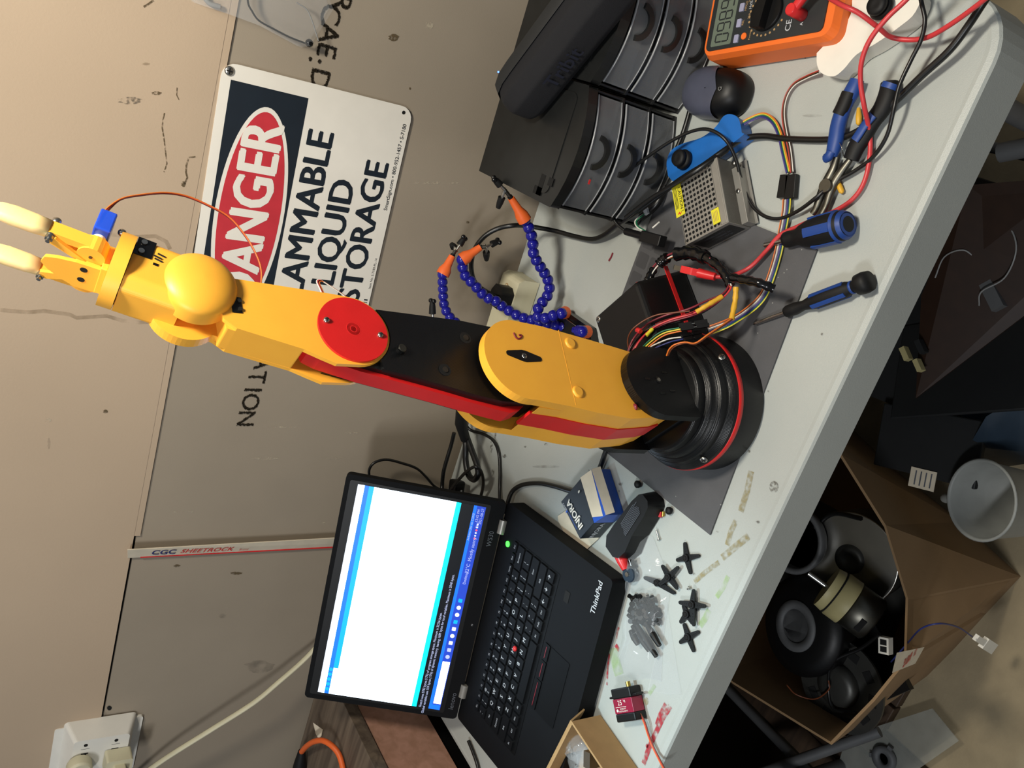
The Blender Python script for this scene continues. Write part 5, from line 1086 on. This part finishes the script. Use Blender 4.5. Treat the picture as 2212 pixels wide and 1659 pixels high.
tag(b.build('felt_wheel', 'film_blue', loc=(p.x, p.y, T)), 'round dark disc part inside the flat plastic bag by the red tip', 'disc')
def flatbag(name, outl, h, label, m='clear_bag', wr=.004, seed=1):
    random.seed(seed); q = [atz(x, y, T) for x, y in outl]; c = sum(q, V()) / len(q); n = len(q); vs = []; rings = 5; fs = []
    for i in range(rings):
        t = i / (rings - 1); s_ = 1 - t * .92
        for p in q: v = c + (p - c) * s_; vs.append((v.x + random.uniform(-1, 1) * wr * .3 * (i > 0), v.y + random.uniform(-1, 1) * wr * .3 * (i > 0), T + .001 + h * math.sin(min(1, t * 1.6) * PI / 2) * (.75 + .5 * random.random()) * (i > 0)))
    for i in range(rings - 1): fs += [(i * n + j, i * n + (j + 1) % n, (i + 1) * n + (j + 1) % n, (i + 1) * n + j) for j in range(n)]
    fs.append(tuple((rings - 1) * n + j for j in range(n)))
    b = MB(); b.add(vs, fs, I4, m, True); b.add([(p.x, p.y, T + .0008) for p in q], [tuple(range(n))[::-1]], I4, m)
    return tag(b.build(name, m, loc=(c.x, c.y, T)), label, 'bag', 'clear plastic bags')
flatbag('plastic_bag', [(1335, 1215), (1395, 1150), (1412, 1160), (1435, 1220), (1440, 1250), (1420, 1262), (1385, 1275), (1352, 1285), (1345, 1260)], .012, 'flat clear plastic bag under the red-tipped tool', seed=4)
flatbag('plastic_bag', [(1352, 1330), (1362, 1290), (1385, 1272), (1420, 1272), (1448, 1278), (1445, 1310), (1438, 1345), (1432, 1400), (1430, 1472), (1405, 1465), (1368, 1468), (1335, 1450), (1338, 1420), (1352, 1380)], .018, 'clear zip bag holding dark servo horns in the middle of the table front', 'clear_bag', seed=2)
for k, (x0, y0, x1, y1) in enumerate(((1366, 1352, 1402, 1405), (1376, 1350, 1418, 1418), (1395, 1345, 1425, 1395), (1362, 1362, 1378, 1392))):
    b = MB(); a, c = atz(x0, y0, T + .006 + .002 * k), atz(x1, y1, T + .006 + .002 * k); b.tube([a, a.lerp(c, .5), c], .004, 'black_plastic', 10, rs=[.0028, .0046, .0030]); tag(b.build('plastic_lever', 'black_plastic', loc=a), ['black plastic lever in the zip bag, leftmost in the bag', 'long black plastic lever across the middle of the zip bag', 'black plastic lever nearest the grommets in the zip bag', 'short black plastic lever at the laptop side of the zip bag'][k], 'lever', 'levers in the zip bag')
b = MB(); q = pz([(1440, 1300), (1452, 1380), (1462, 1440), (1472, 1500), (1440, 1500), (1400, 1490), (1420, 1400)], .0012); b.add(q, [tuple(range(7))], I4, 'clear_bag'); tag(b.build('plastic_sheet', 'clear_bag', loc=q[0]), 'thin flat clear sheet lying under the zip bag', 'plastic sheet')
random.seed(5); b = MB()
for k in range(90):
    x, y = random.uniform(1372, 1430), random.uniform(1285, 1345); p = atz(x, y, T); 
    b.cyl(random.uniform(.0025, .0045), 0, .003, Matrix.Translation((p.x, p.y, T + random.uniform(.002, .009))) @ Matrix.Rotation(random.uniform(-.8, .8), 4, 'X') @ Matrix.Rotation(random.uniform(-.8, .8), 4, 'Y'), 'black_plastic', 10)
tag(b.build('rubber_grommets', 'black_plastic', loc=atz(1400, 1315, T)), 'heap of small black rubber grommets in the zip bag', 'grommets', kind='stuff')
# servo horns
def horn(cx, cy, tips, z, label, h=.0022):
    c = atz(cx, cy, T); root = thing('servo_horn', (c.x, c.y, T + z), label, 'servo horn', 'servo horns')
    b = MB()
    for (x, y) in tips:
        t = atz(x, y, T); d = t - c; L_ = d.length; F2 = fr((c.x, c.y, T + z), d, (-d.y, d.x, 0))
        b.prism([(0, -.0042), (L_ * .97 - .001, -.0022), (L_, -.001), (L_, .001), (L_ * .97 - .001, .0022), (0, .0042)], .0, h, F2, 'black_plastic')
        for k in range(4): b.cyl(.0006, h, h + .0002, F2 @ Matrix.Translation((L_ * (.42 + .14 * k), 0, 0)), 'dark_void', 8)
    b.cyl(.0048, 0, .0048, Matrix.Translation((c.x, c.y, T + z)), 'black_plastic', 20, .0004); b.build('arms', 'black_plastic', root)
    b = MB(); b.cyl(.0022, .0048, .0051, Matrix.Translation((c.x, c.y, T + z)), 'dark_void', 14); b.cyl(.0030, .00485, .00495, Matrix.Translation((c.x, c.y, T + z)), 'black_gloss', 14); b.build('hub', 'dark_void', root)
horn(1486, 1205, [(1482, 1171), (1495, 1240), (1464, 1210), (1514, 1200)], .001, 'black cross-shaped servo horn nearest the mat corner, lying by itself')
horn(1452, 1246, [(1437, 1220), (1473, 1224), (1471, 1272), (1432, 1262)], .0045, 'black cross-shaped servo horn resting on the two-armed one')
horn(1424, 1258, [(1394, 1247), (1461, 1282)], .001, 'black two-armed servo horn beside the bags')
horn(1503, 1305, [(1506, 1272), (1532, 1309), (1506, 1352), (1474, 1300)], .0045, 'black cross-shaped servo horn on top of another near the green marker')
horn(1487, 1326, [(1472, 1345), (1512, 1312), (1478, 1306), (1500, 1348)], .001, 'black servo horn partly hidden under another near the green marker')
horn(1490, 1376, [(1480, 1346), (1513, 1364), (1502, 1408), (1471, 1388)], .001, 'black cross-shaped servo horn nearest the red-labelled servo')
# loose screws, rubber feet
for (x, y, l) in ((1382, 1046, 'black rubber foot at the mat edge, nearest the carton'), (1450, 1103, 'black rubber foot at the mat edge, past the handheld tool')):
    p = atz(x, y, T); b = MB(); b.lathe([(.0035, .0005), (.0048, .002), (.0048, .005), (.003, .0068), (.0001, .007)], Matrix.Translation((p.x, p.y, T + .0005)), 'black_rubber', 18); tag(b.build('rubber_bumper', 'black_rubber', loc=(p.x, p.y, T)), l, 'rubber foot', 'rubber feet')
for (x, y, a, ln, l) in ((1423, 1165, .9, .013, 'long thin screw lying on the flat plastic bag'), (1489, 1270, 2.6, .004, 'tiny bright screw between the servo horns'), (1428, 1083, 1.2, .004, 'tiny dark screw at the mat edge beside the handheld tool')):
    p = atz(x, y, T + .0025); F2 = frz(p, a) @ Matrix.Rotation(PI / 2, 4, 'Y'); b = MB(); b.cyl(.0009, 0, ln, F2, 'steel', 10); b.lathe([(.0009, -.001), (.0022, -.001), (.0022, 0), (.0009, 0)], F2, 'steel', 14); tag(b.build('loose_screw', 'steel', loc=(p.x, p.y, T)), l, 'screw', 'loose screws')
p = atz(1435, 1115, T); b = MB(); b.cyl(.0020, 0, .006, frz((p.x, p.y, T + .0022), .4) @ Matrix.Rotation(PI / 2, 4, 'Y'), 'brass', 14); b.box((-.002, .002, -.001), (.005, .006, .002), frz((p.x, p.y, T + .0022), .4), 'red_wire'); tag(b.build('terminal', 'brass', loc=(p.x, p.y, T)), 'tiny brass and red terminal near the mat edge', 'connector')
# loose servo
SVF = fr(atz(1315, 1493, T + .020) - V((0, 0, .020)), atz(1385, 1541, T) - atz(1322, 1558, T), V((1, 0, 0)))
c0_ = atz(1318, 1490, T + .020); cx_ = (atz(1373, 1480, T + .020) - c0_); cx_.z = 0; cy_ = V((cx_.y, -cx_.x, 0)).normalized(); SVF = Matrix((cx_.normalized(), -cy_, V((0, 0, 1)))).transposed().to_4x4(); SVF.translation = c0_ - V((0, 0, .020))
root = thing('servo_motor', SVF.translation, 'black servo motor with a dark red middle band printed 25kg', 'servo')
LS, WS = .0205, .0405                                          # along X, along -Y
b = MB(); b.box((0, 0, .001), (.036, -.0125, .020), SVF, 'black_plastic'); b.box((-.008, -.0085, .004), (.044, -.0115, .018), SVF, 'black_plastic'); b.box((.0, -.030, .001), (.036, -.040, .020), SVF, 'black_plastic'); b.build('case', 'black_plastic', root, bev=.0018)
b = MB(); b.box((.0002, -.0125, .0012), (.0358, -.030, .0198), SVF, 'servo_red'); part_label(b.build('middle_band', 'servo_red', root, bev=.0006), 'dark red metal band')
b = MB(); TS = SVF @ Matrix.Translation((.014, -.0175, .0201)); b.text('25', .0085, TS @ Matrix.Translation((-.001, 0, 0)), 'white_sign', bold=.0); b.text('kg', .0042, TS @ Matrix.Translation((.008, .0022, 0)), 'white_sign'); b.box((-.010, -.0050, 0), (.010, -.0045, .0002), TS, 'white_sign')
b.text('ROBOTIC', .0026, TS @ Matrix.Translation((.003, -.0072, 0)), 'white_sign', bold=.01); b.text('DIGITAL SERVO', .0024, TS @ Matrix.Translation((.003, -.0100, 0)), 'white_sign', bold=.01); b.prism(circ(-.0078, -.0086, .0018, n=14), 0, .0002, TS, 'white_sign'); b.build('label_lettering', 'white_sign', root)
b = MB(); b.cyl(.0030, 0, .006, SVF @ Matrix.Translation((.0255, 0, .0105)) @ Matrix.Rotation(-PI / 2, 4, 'X'), 'brass', 18); part_label(b.build('output_shaft', 'brass', root), 'brass output shaft')
for j, m in enumerate(('orange_wire', 'red_wire', 'brown_wire')):
    b = MB(); b.tube(spline([p + V((.0011 * (j - 1) , -.0011 * (j - 1), .0)) for p in pz([(1382, 1541, .010), (1392, 1560, .008), (1400, 1585, .006), (1410, 1612, .005), (1424, 1640, .006), (1442, 1675, .01)])]), .0007, m, 6); part_label(b.build('lead_wire', m, root), m.replace('_', ' '))
# open cardboard box at the left end
hC = .050
c1 = atz(1235, 1558, T + hC); c2 = atz(1190, 1650, T + hC); c3 = atz(1302, 1659, T + hC)
root = thing('cardboard_box', (c1.x, c1.y, T), 'open brown cardboard box with clear bags inside, beside the laptop front', 'box')
ex = (c3 - c1); ex.z = 0; ex.normalize(); ey = V((ex.y, -ex.x, 0))
zs = -1
BF = Matrix((ex, ey, ex.cross(ey))).transposed().to_4x4(); BF.translation = V((c1.x, c1.y, T))
def bbx(b, a, c, m='card'): return b.box((a[0], a[1], a[2] * zs), (c[0], c[1], c[2] * zs), BF, m)
WX, WY = .085, .115
for (a, c) in (((0, 0, .001), (WX, .0028, hC)), ((0, WY - .0028, .001), (WX, WY, hC)), ((0, .003, .001), (.0028, WY - .003, hC)), ((WX - .0028, .003, .001), (WX, WY - .003, hC))): bbx(MB(), a, c).build('side', 'card', root)
bbx(MB(), (0.003, .003, .001), (WX - .003, WY - .003, .004)).build('bottom', 'card', root)
A0 = BF @ V((0, 0, hC * zs)); A1 = BF @ V((0, WY, hC * zs))
def flap(P, name='flap'): n_ = (P[1] - P[0]).cross(P[3] - P[0]).normalized() * .0022; return MB().hexa([*P, *[p - n_ for p in P]]).build(name, 'card', root)
flap([A0, A1, A1 + V((-.004, .008, -.028)), A0 + V((.004, .010, -.028))])
flatb = None
for k, (x, y, z) in enumerate(((1248, 1612, .045), (1262, 1650, .042))):
    random.seed(20 + k); p = atz(x, y, T + z - .02); b = MB(); b.ball(.024, p, I4, 'clear_bag2', 14, (1.0, 1.2, .6)); 
    for i, v in enumerate(b.v): b.v[i] = v + V([random.uniform(-.0035, .0035) for _ in range(3)])
    tag(b.build('parts_bag', 'clear_bag2', loc=p), ['crumpled clear bag in the cardboard box, nearer the laptop', 'crumpled clear bag in the cardboard box, nearer the picture edge'][k], 'bag', 'clear plastic bags')
b = MB(); p = atz(1275, 1640, T + .045); b.box((-.010, -.006, -.03), (.010, .006, .006), frz(p, .5), 'steel'); tag(b.build('metal_part', 'steel', loc=p), 'small shiny metal part in a bag inside the cardboard box', 'metal part')
# ================================================================== LEFT OF THE TABLE
root = thing('wooden_cabinet', (-.82, -.26, 0), 'old wooden cabinet with a weathered grey top standing left of the table against the wall', 'cabinet')
b = MB(); b.box((-1.2, -.56, .862), (-.652, -.012, .884), I4, 'wood_grey'); b.build('top_board', 'wood_grey', root, bev=.001)
b = MB(); b.box((-1.19, -.55, .745), (-.658, -.018, .858), I4, 'wood_pink'); b.build('side_panel', 'wood_pink', root)
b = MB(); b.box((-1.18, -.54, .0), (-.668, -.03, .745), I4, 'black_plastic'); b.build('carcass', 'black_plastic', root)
ZC = .884
def onc(x, y, h=0): return atz(x, y, ZC + h)
b = MB(); P = spline([onc(650, 1626, .015), onc(662, 1612, .022), onc(678, 1602, .025), onc(698, 1600, .022), (onc(718, 1612, .015)), onc(733, 1632, .008), onc(742, 1665, .006), onc(750, 1700, .006)]); b.tube(P, .0048, 'orange_nozzle', 10); cc = b.build('orange_cord', 'orange_nozzle', loc=P[0]); tag(cc, 'thick orange cable arching over the grey cabinet top', 'cable')
b = MB(); a_, c_ = onc(652, 1622, .015), onc(642, 1690, .012); b.tube([a_, a_.lerp(c_, .3), a_.lerp(c_, .5), c_], .009, 'black_rubber', 12, rs=[.0065, .010, .012, .0125]); tag(b.build('extension_plug', 'black_rubber', loc=a_), 'black plug on the end of the orange cable on the cabinet', 'plug')
q = [onc(676, 1561, .02), onc(697, 1576, .003), onc(694, 1590, .003), onc(688, 1596, .003), onc(682, 1585, .008)]
b = MB(); b.add(q, [(0, 1, 2, 3, 4)], I4, 'white_paper'); b.add([p - V((0, 0, .0004)) for p in q], [(4, 3, 2, 1, 0)], I4, 'white_paper'); tag(b.build('paper_scrap', 'white_paper', loc=q[1]), 'torn scrap of white paper on the cabinet top', 'paper')
b = MB(); P = spline([atz(1012, 1600, T + .004), atz(1022, 1625, T + .004), atz(1032, 1655, T + .004), atz(1040, 1700, T + .004)]); b.tube(P, .003, 'black_wire'); tag(b.build('charger_cable', 'black_wire', loc=P[0]), 'black cable lying on the table beside the left side of the laptop', 'cable')
# ================================================================== FLOOR, BOX AND CLUTTER UNDER THE TABLE
root = thing('parts_carton', (-.22, -.42, 0), 'large battered brown cardboard carton full of old motors on the floor', 'box')
top = [V((-.372, -.617, .350)), V((-.265, -.640, .352)), V((-.185, -.650, .350)), V((-.105, -.612, .352)), V((-.030, -.540, .36)), V((.028, -.438, .372)), V((.05, -.25, .35)), V((-.46, -.25, .33)), V((-.425, -.430, .345))]
bot = [V((-.352, -.560, 0)), V((-.28, -.575, 0)), V((-.19, -.590, 0)), V((-.101, -.606, 0)), V((-.075, -.485, 0)), V((-.058, -.345, 0)), V((-.03, -.22, 0)), V((-.40, -.22, 0)), V((-.385, -.42, 0))]
n = len(top)
def wall(i, j, nm='side'):
    b = MB()
    for k in range(i, j):
        a, c, e, f = bot[k % n], bot[(k + 1) % n], top[(k + 1) % n], top[k % n]; nr = (c - a).cross(f - a).normalized() * .004
        b.hexa([a, c, c - nr, a - nr, f, e, e - nr, f - nr], 'card_dark')
    return b.build(nm, 'card_dark', root)
wall(0, 3); wall(3, 5); wall(5, 7); wall(7, 9)
b = MB(); b.prism([(p.x, p.y) for p in bot], .002, .006, I4, 'card_dark'); b.build('bottom', 'card_dark', root)
p0_, p1_ = aty(1945, 1400, -.63), None
def onf(x, y): 
    a, c, f = bot[1], bot[2], top[1]; nr = (c - a).cross(f - a).normalized(); d = ray(x, y); t = (a - CAM).dot(nr) / d.dot(nr); return CAM + d * t, nr
P_ = [onf(x, y)[0] for x, y in ((1925, 1452), (1975, 1432), (1995, 1396), (1935, 1408))]; nr = onf(1950, 1420)[1]
b = MB(); b.add([p + nr * .0015 for p in P_], [(0, 1, 2, 3)], I4, 'white_paper'); sk = b.build('fragile_sticker', 'white_paper', root)
b = MB(); cF = fr(sum(P_, V()) / 4 + nr * .0022, P_[2] - P_[1], -(P_[1] - P_[0])); cF = fr(sum(P_, V()) / 4 + nr * .0022, P_[3] - P_[0], nr.cross(P_[3] - P_[0])); b.text('FRAGILE', .022, cF, 'red_plastic', bold=.03, sx=.62); b.text('HANDLE WITH CARE', .007, cF @ Matrix.Translation((0, -.014, 0)), 'red_plastic', bold=.02, sx=.6); b.build('sticker_lettering', 'red_plastic', sk)
def at(x, y, z): return atz(x, y, z)
# motors inside
p = at(1735, 1352, .30); root = thing('blower_housing', p, 'round black blower housing with a round centre opening in the carton', 'motor part')
b = MB(); F2 = Matrix.Translation(p) @ Matrix.Rotation(-.15, 4, 'X'); b.lathe([(.078, -.03), (.080, -.005), (.080, .004), (.060, .012), (.042, .016), (.028, .016), (.026, -.02), (.0001, -.02)], F2, 'black_plastic', 48); b.build('housing', 'black_plastic', root)
b = MB(); b.lathe([(.041, .0165), (.041, .019), (.027, .019), (.027, .0165)], F2, 'grey_lid', 40); hr = b.build('collar', 'grey_lid', root)
b = MB(); b.ball(.018, F2 @ V((.006, 0, -.006)), I4, 'black_gloss', 18); b.build('rotor', 'black_gloss', root)
a_, c_ = at(1790, 1270, .335), at(1880, 1335, .300)
root = thing('electric_motor', c_, 'silver electric motor with a cream plastic cap in the middle of the carton', 'motor')
MF2 = fr(a_, c_ - a_, (0, 0, 1)) @ Matrix.Rotation(PI / 2, 4, 'Y'); L_ = (c_ - a_).length
b = MB(); b.cyl(.036, L_ * .50, L_ * 1.08, MF2, 'steel_dark', 36, .003); mb_ = b.build('can', 'steel_dark', root)
b = MB(); b.box((-.012, .0345, L_ * .8), (.010, .0366, L_ * .92), MF2, 'dark_void'); b.build('vent', 'dark_void', mb_)
b = MB(); b.lathe([(.034, -L_ * .05), (.036, L_ * .12), (.0345, L_ * .13), (.0345, L_ * .17), (.0375, L_ * .19), (.0375, L_ * .50)], MF2, 'motor_cream', 36); b.build('end_cap', 'motor_cream', root)
b = MB(); b.lathe([(.0352, L_ * .135), (.0365, L_ * .14), (.0365, L_ * .165), (.0352, L_ * .17)], MF2, 'dark_void', 36); b.build('groove', 'dark_void', root)
b = MB(); b.cyl(.004, -L_ * .5, 0, MF2, 'steel', 12); b.build('shaft', 'steel', root)
p = at(1842, 1205, .25); root = thing('brake_disc', p, 'grey metal drum with a raised centre hub at the back right of the carton', 'motor part')
b = MB(); F2 = Matrix.Translation(p) @ Matrix.Rotation(.2, 4, 'X'); b.lathe([(.074, -.05), (.076, .010), (.073, .012), (.069, .002), (.056, .0), (.056, .006), (.026, .008), (.023, .016), (.012, .018), (.009, .015), (.0001, .015)], F2, 'dark_metal', 56); b.build('drum', 'dark_metal', root)
b = MB(); b.lathe([(.0755, .010), (.077, .013), (.0745, .013)], F2, 'steel', 56); b.build('rim', 'steel', root)
p = at(1815, 1480, .285); root = thing('stator_plate', p, 'flat grey plate with a ring of square holes at the near side of the carton', 'motor part')
F2 = Matrix.Translation(p) @ Matrix.Rotation(-.1, 4, 'Y'); b = MB(); b.cyl(.075, -.004, .0, F2, 'dark_metal', 48); b.build('plate', 'dark_metal', root)
b = MB(); b.lathe([(.034, 0), (.034, .012), (.022, .016), (.0001, .016)], F2, 'dark_metal', 40); b.build('hub', 'dark_metal', root)
for k in range(10):
    a = k * PI / 5; b = MB(); b.box((.050, -.009, .0), (.064, .009, .001), F2 @ Matrix.Rotation(a, 4, 'Z'), 'dark_void'); b.build('square_hole', 'dark_void', root)
p = at(1650, 1180, .25); root = thing('rubber_ring', at(1712, 1165, .30), 'large black ring at the back of the carton beneath the table edge', 'motor part')
b = MB(); b.lathe([(.052, -.02), (.058, .0), (.054, .004), (.048, 0), (.048, -.02)], Matrix.Translation(at(1712, 1165, .30)), 'grey_lid', 40); b.build('ring', 'grey_lid', root)
p = at(1918, 1393, .315); b = MB(); b.box((-.012, -.008, 0), (.012, .008, .012), frz(p, .5), 'white'); b.box((-.009, -.005, .012), (-.001, .005, .0125), frz(p, .5), 'dark_void'); b.box((.001, -.005, .012), (.009, .005, .0125), frz(p, .5), 'dark_void'); tag(b.build('connector_block', 'white', loc=p), 'white two-way connector block among the motors', 'connector')
b = MB(); b.box((-.03, -.08, 0), (.03, .08, .012), frz(at(1885, 1395, .22), -.5), 'black_plastic'); tag(b.build('black_bracket', 'black_plastic', loc=at(1905, 1400, .20)), 'black plastic strip beside the silver motor in the carton', 'plastic part')
b = MB(); b.box((-.12, -.12, 0), (.09, .12, .004), frz((-.22, -.41, .14), .1), 'dark_metal'); tag(b.build('metal_tray', 'dark_metal', loc=(-.22, -.41, .14)), 'dark metal scrap filling the bottom of the carton', 'metal scrap')
for (pts, m, r, l) in (([(1700, 1480, .33), (1720, 1500, .31), (1760, 1510, .30), (1790, 1490, .31), (1790, 1470, .31)], 'brown_wire', .0012, 'thin brown wire hanging over the near rim of the carton'),
                       ([(1900, 1370, .33), (1860, 1400, .31), (1800, 1430, .31), (1790, 1480, .30), (1800, 1530, .30), (1850, 1540, .30)], 'black_wire', .003, 'black wire lying across the motor plate in the carton'),
                       ([(1925, 1430, .31), (1960, 1390, .345), (1990, 1358, .37), (2030, 1347, .37), (2070, 1355, .30), (2100, 1375, .22)], 'blue_wire', .0012, 'thin blue wire hanging out of the carton to a white connector'),
                       ([(1860, 1120, .30), (1800, 1110, .28), (1760, 1140, .28)], 'black_wire', .004, 'black hose at the back of the carton')):
    P = spline([at(*q) for q in pts]); tag(MB().tube(P, r, m, 6).build('loose_wire', m, loc=P[0]), l, 'wire')
p = at(2108, 1377, .20); p2 = at(2144, 1400, .12); F2 = fr(p, p2 - p, (0, 0, 1)); b = MB(); b.box((0, -.005, -.003), ((p2 - p).length * .45, .005, .003), F2, 'white'); b.box(((p2 - p).length * .45, -.009, -.004), ((p2 - p).length, .009, .004), F2, 'white'); tag(b.build('wire_connector', 'white', loc=p), 'white connector on the end of the thin blue wire', 'connector')
# cup
cR = .056; zc = .30; cc_ = at(2118, 1080, zc)
root = thing('plastic_cup', (cc_.x, cc_.y, 0), 'white plastic cup seen from above at the picture edge', 'cup')
UP = V((-.10, .30, 1)).normalized(); CFm = fr(cc_, UP.cross(V((0, 1, 0))), UP.cross(UP.cross(V((0, 1, 0))))); CFm = UP.to_track_quat('Z', 'Y').to_matrix().to_4x4(); CFm.translation = cc_
b = MB(); b.lathe([(.0001, -.115), (cR * .72, -.115), (cR * .76, -.108), (cR * .97, -.004), (cR * 1.03, .0), (cR * .98, .002), (cR * .93, -.002), (cR * .70, -.106), (.0001, -.108)], CFm, 'cup_white', 48); b.build('cup_body', 'cup_white', root)
b = MB(); b.tube(spline([CFm @ V(v) for v in ((.01, -cR * .9, -.012), (.015, -cR * 1.4, -.02), (.015, -cR * 1.5, -.06), (.01, -cR * .85, -.085))]), .007, 'cup_white', 10); b.build('handle', 'cup_white', root)
# equipment in the dark
def cbox(name, c, sz, yaw, m, label, cat, tilt=0, bev=.002, tx=0):
    F2 = frz(c, yaw) @ Matrix.Rotation(tilt, 4, 'Y') @ Matrix.Rotation(tx, 4, 'X'); b = MB(); b.box((-sz[0] / 2, -sz[1] / 2, 0), (sz[0] / 2, sz[1] / 2, sz[2]), F2, m); o = b.build(name, m, loc=c, bev=bev); tag(o, label, cat); return F2
cbox('computer_case', V((.195, -.27, 0)), (.22, .34, .235), .12, 'pcb_dark', 'black equipment case on the floor under the right half of the table', 'computer case')
cbox('computer_case', V((.395, -.36, 0)), (.14, .34, .20), -.05, 'black_plastic', 'black equipment case deeper under the right table corner', 'computer case')
P_ = [at(x, y, z) for x, y, z in ((1978, 860, .33), (1990, 640, .36), (2090, 400, .40), (2330, 380, .40), (2300, 560, .36), (2215, 680, .34))]
root = thing('circuit_board', sum(P_, V()) / 6, 'large brown circuit board lying on the black case under the table', 'circuit board')
b = MB(); nn = V((0, 0, -.0022)); n = 6; b.add([*P_, *[p + nn for p in P_]], [tuple(range(6))[::-1], tuple(range(6, 12))] + [(i, (i + 1) % 6, 6 + (i + 1) % 6, 6 + i) for i in range(6)], I4, 'pcb'); b.build('board', 'pcb', root)
for (x, y, s, m, nm) in ((1962, 765, .010, 'motor_cream', 'relay'), (1990, 790, .009, 'motor_cream', 'relay'), (1995, 750, .010, 'pcb_dark', 'heat_sink'), (2150, 640, .02, 'grey_lid', 'heat_sink'), (2155, 545, .016, 'grey_lid', 'transformer'), (2058, 570, .020, 'pcb_dark', 'transformer'), (2110, 450, .008, 'steel', 'capacitor'), (2160, 440, .009, 'steel', 'capacitor')):
    p = at(x, y, .352); b = MB()
    if nm == 'capacitor': b.cyl(s, 0, .02, Matrix.Translation(p), m, 14, .002)
    else: b.box((-s, -s * .4, 0), (s, s * .4, .012), frz(p, .9), m)
    b.build(nm, m, root)
for pts in ([(2020, 600, .37), (2040, 555, .38), (2080, 540, .38), (2110, 560, .37)], [(2115, 660, .36), (2120, 630, .37), (2170, 600, .37), (2195, 540, .38), (2180, 490, .38), (2140, 470, .38)]):
    b = MB(); b.tube(spline([at(*q) for q in pts]), .0011, 'grey_wire', 6); b.build('wire', 'grey_wire', root)
cbox('carton_lid', at(2160, 780, .26), (.16, .30, .006), .55, 'pcb_dark', 'black panel leaning below the brown circuit board', 'panel', tilt=.35)
cbox('equipment_panel', at(2010, 960, .245), (.10, .16, .01), .3, 'pcb_dark', 'dark panel with a white label between the case and the carton', 'panel')
p = at(1993, 1035, .256); b = MB(); b.box((-.015, -.02, 0), (.015, .02, .001), frz(p, .3), 'white_paper'); 
for k in range(4): b.box((-.011, -.014 + k * .008, .001), (.011, -.012 + k * .008, .0013), frz(p, .3), 'text_dim')
tag(b.build('paper_label', 'white_paper', loc=p), 'small white printed label on the dark panel beside the cup', 'label')
b = MB(); random.seed(8)
q = [at(x, y, z) for x, y, z in ((2095, 960, .25), (2130, 900, .28), (2212, 850, .28), (2260, 900, .24), (2230, 1000, .2), (2160, 1010, .2), (2110, 1000, .2))]; c = sum(q, V()) / 7 + V((0, 0, .03)); b.add([*q, c], [(i, (i + 1) % 7, 7) for i in range(7)], I4, 'film_blue', True)
tag(b.build('blue_plastic_sheet', 'film_blue', loc=q[0]), 'crumpled blue plastic sheet beside the cup under the table', 'plastic sheet')
cbox('blue_tub', V((.125, -.50, 0)), (.08, .09, .13), .4, 'film_blue', 'dull blue tub standing behind the white cup', 'tub')
# bars and wood
for (x0, y0, z0, x1, y1, z1, r, m, nm, l, c) in ((1590, 1690, .18, 1900, 1580, .09, .010, 'grey_lid', 'metal_tube', 'dark grey tube lying along the picture edge in front of the planks', 'tube'),
        (2160, 330, .45, 2260, 310, .45, .012, 'grey_lid', 'metal_tube', 'grey tube under the right table corner', 'tube')):
    a, e = at(x0, y0, z0), at(x1, y1, z1); b = MB(); b.tube([a, e], r, m, 14); tag(b.build(nm, m, loc=a), l, c)
for k in range(5):
    xx = -.655 + k * .056; b = MB(); b.box((xx, -.80 if k < 3 else -.55, .0), (xx + .052, -.22, .02 + .004 * (k % 2)), frz((0, 0, 0), 0), 'wood_plank')
    tag(b.build('wood_plank', 'wood_plank', loc=(xx, -.5, 0), bev=.002), ['dark wooden plank on the floor farthest left under the table', 'dark wooden plank, second from the left', 'dark wooden plank, middle one of five', 'dark wooden plank, second from the carton', 'dark wooden plank nearest the carton of motors'][k], 'plank', 'floor planks')
# clear acrylic sheet and grey tin ring on the floor
P_ = [at(x, y, .03) for x, y in ((1800, 1690), (1830, 1590), (2015, 1530), (2072, 1600), (1900, 1720))]
b = MB(); b.add([*P_, *[p + V((0, 0, .002)) for p in P_]], [tuple(range(5)), tuple(range(5, 10))[::-1]] + [(i, (i + 1) % 5, 5 + (i + 1) % 5, 5 + i) for i in range(5)], I4, 'acrylic'); tag(b.build('acrylic_sheet', 'acrylic', loc=P_[0]), 'clear scratched plastic sheet lying on the floor by the carton', 'plastic sheet')
p = at(1912, 1638, .035); root = thing('ring_cap', p, 'pale notched plastic ring lying on the clear sheet', 'ring')
b = MB(); b.lathe([(.022, 0), (.022, .008), (.010, .008), (.010, 0)], Matrix.Translation(p), 'grey_lid', 28)
for k in range(3): b.box((.018, -.004, 0), (.028, .004, .006), Matrix.Translation(p) @ Matrix.Rotation(k * 2.1, 4, 'Z'), 'grey_lid')
b.build('ring_body', 'grey_lid', root)
b = MB(); p = at(2012, 1559, .034)
for k in range(6): b.box((-.03, -.012 + k * .005, 0), (.006 * k - .01, -.0115 + k * .005, .0004), frz(p, 1.1), 'white')
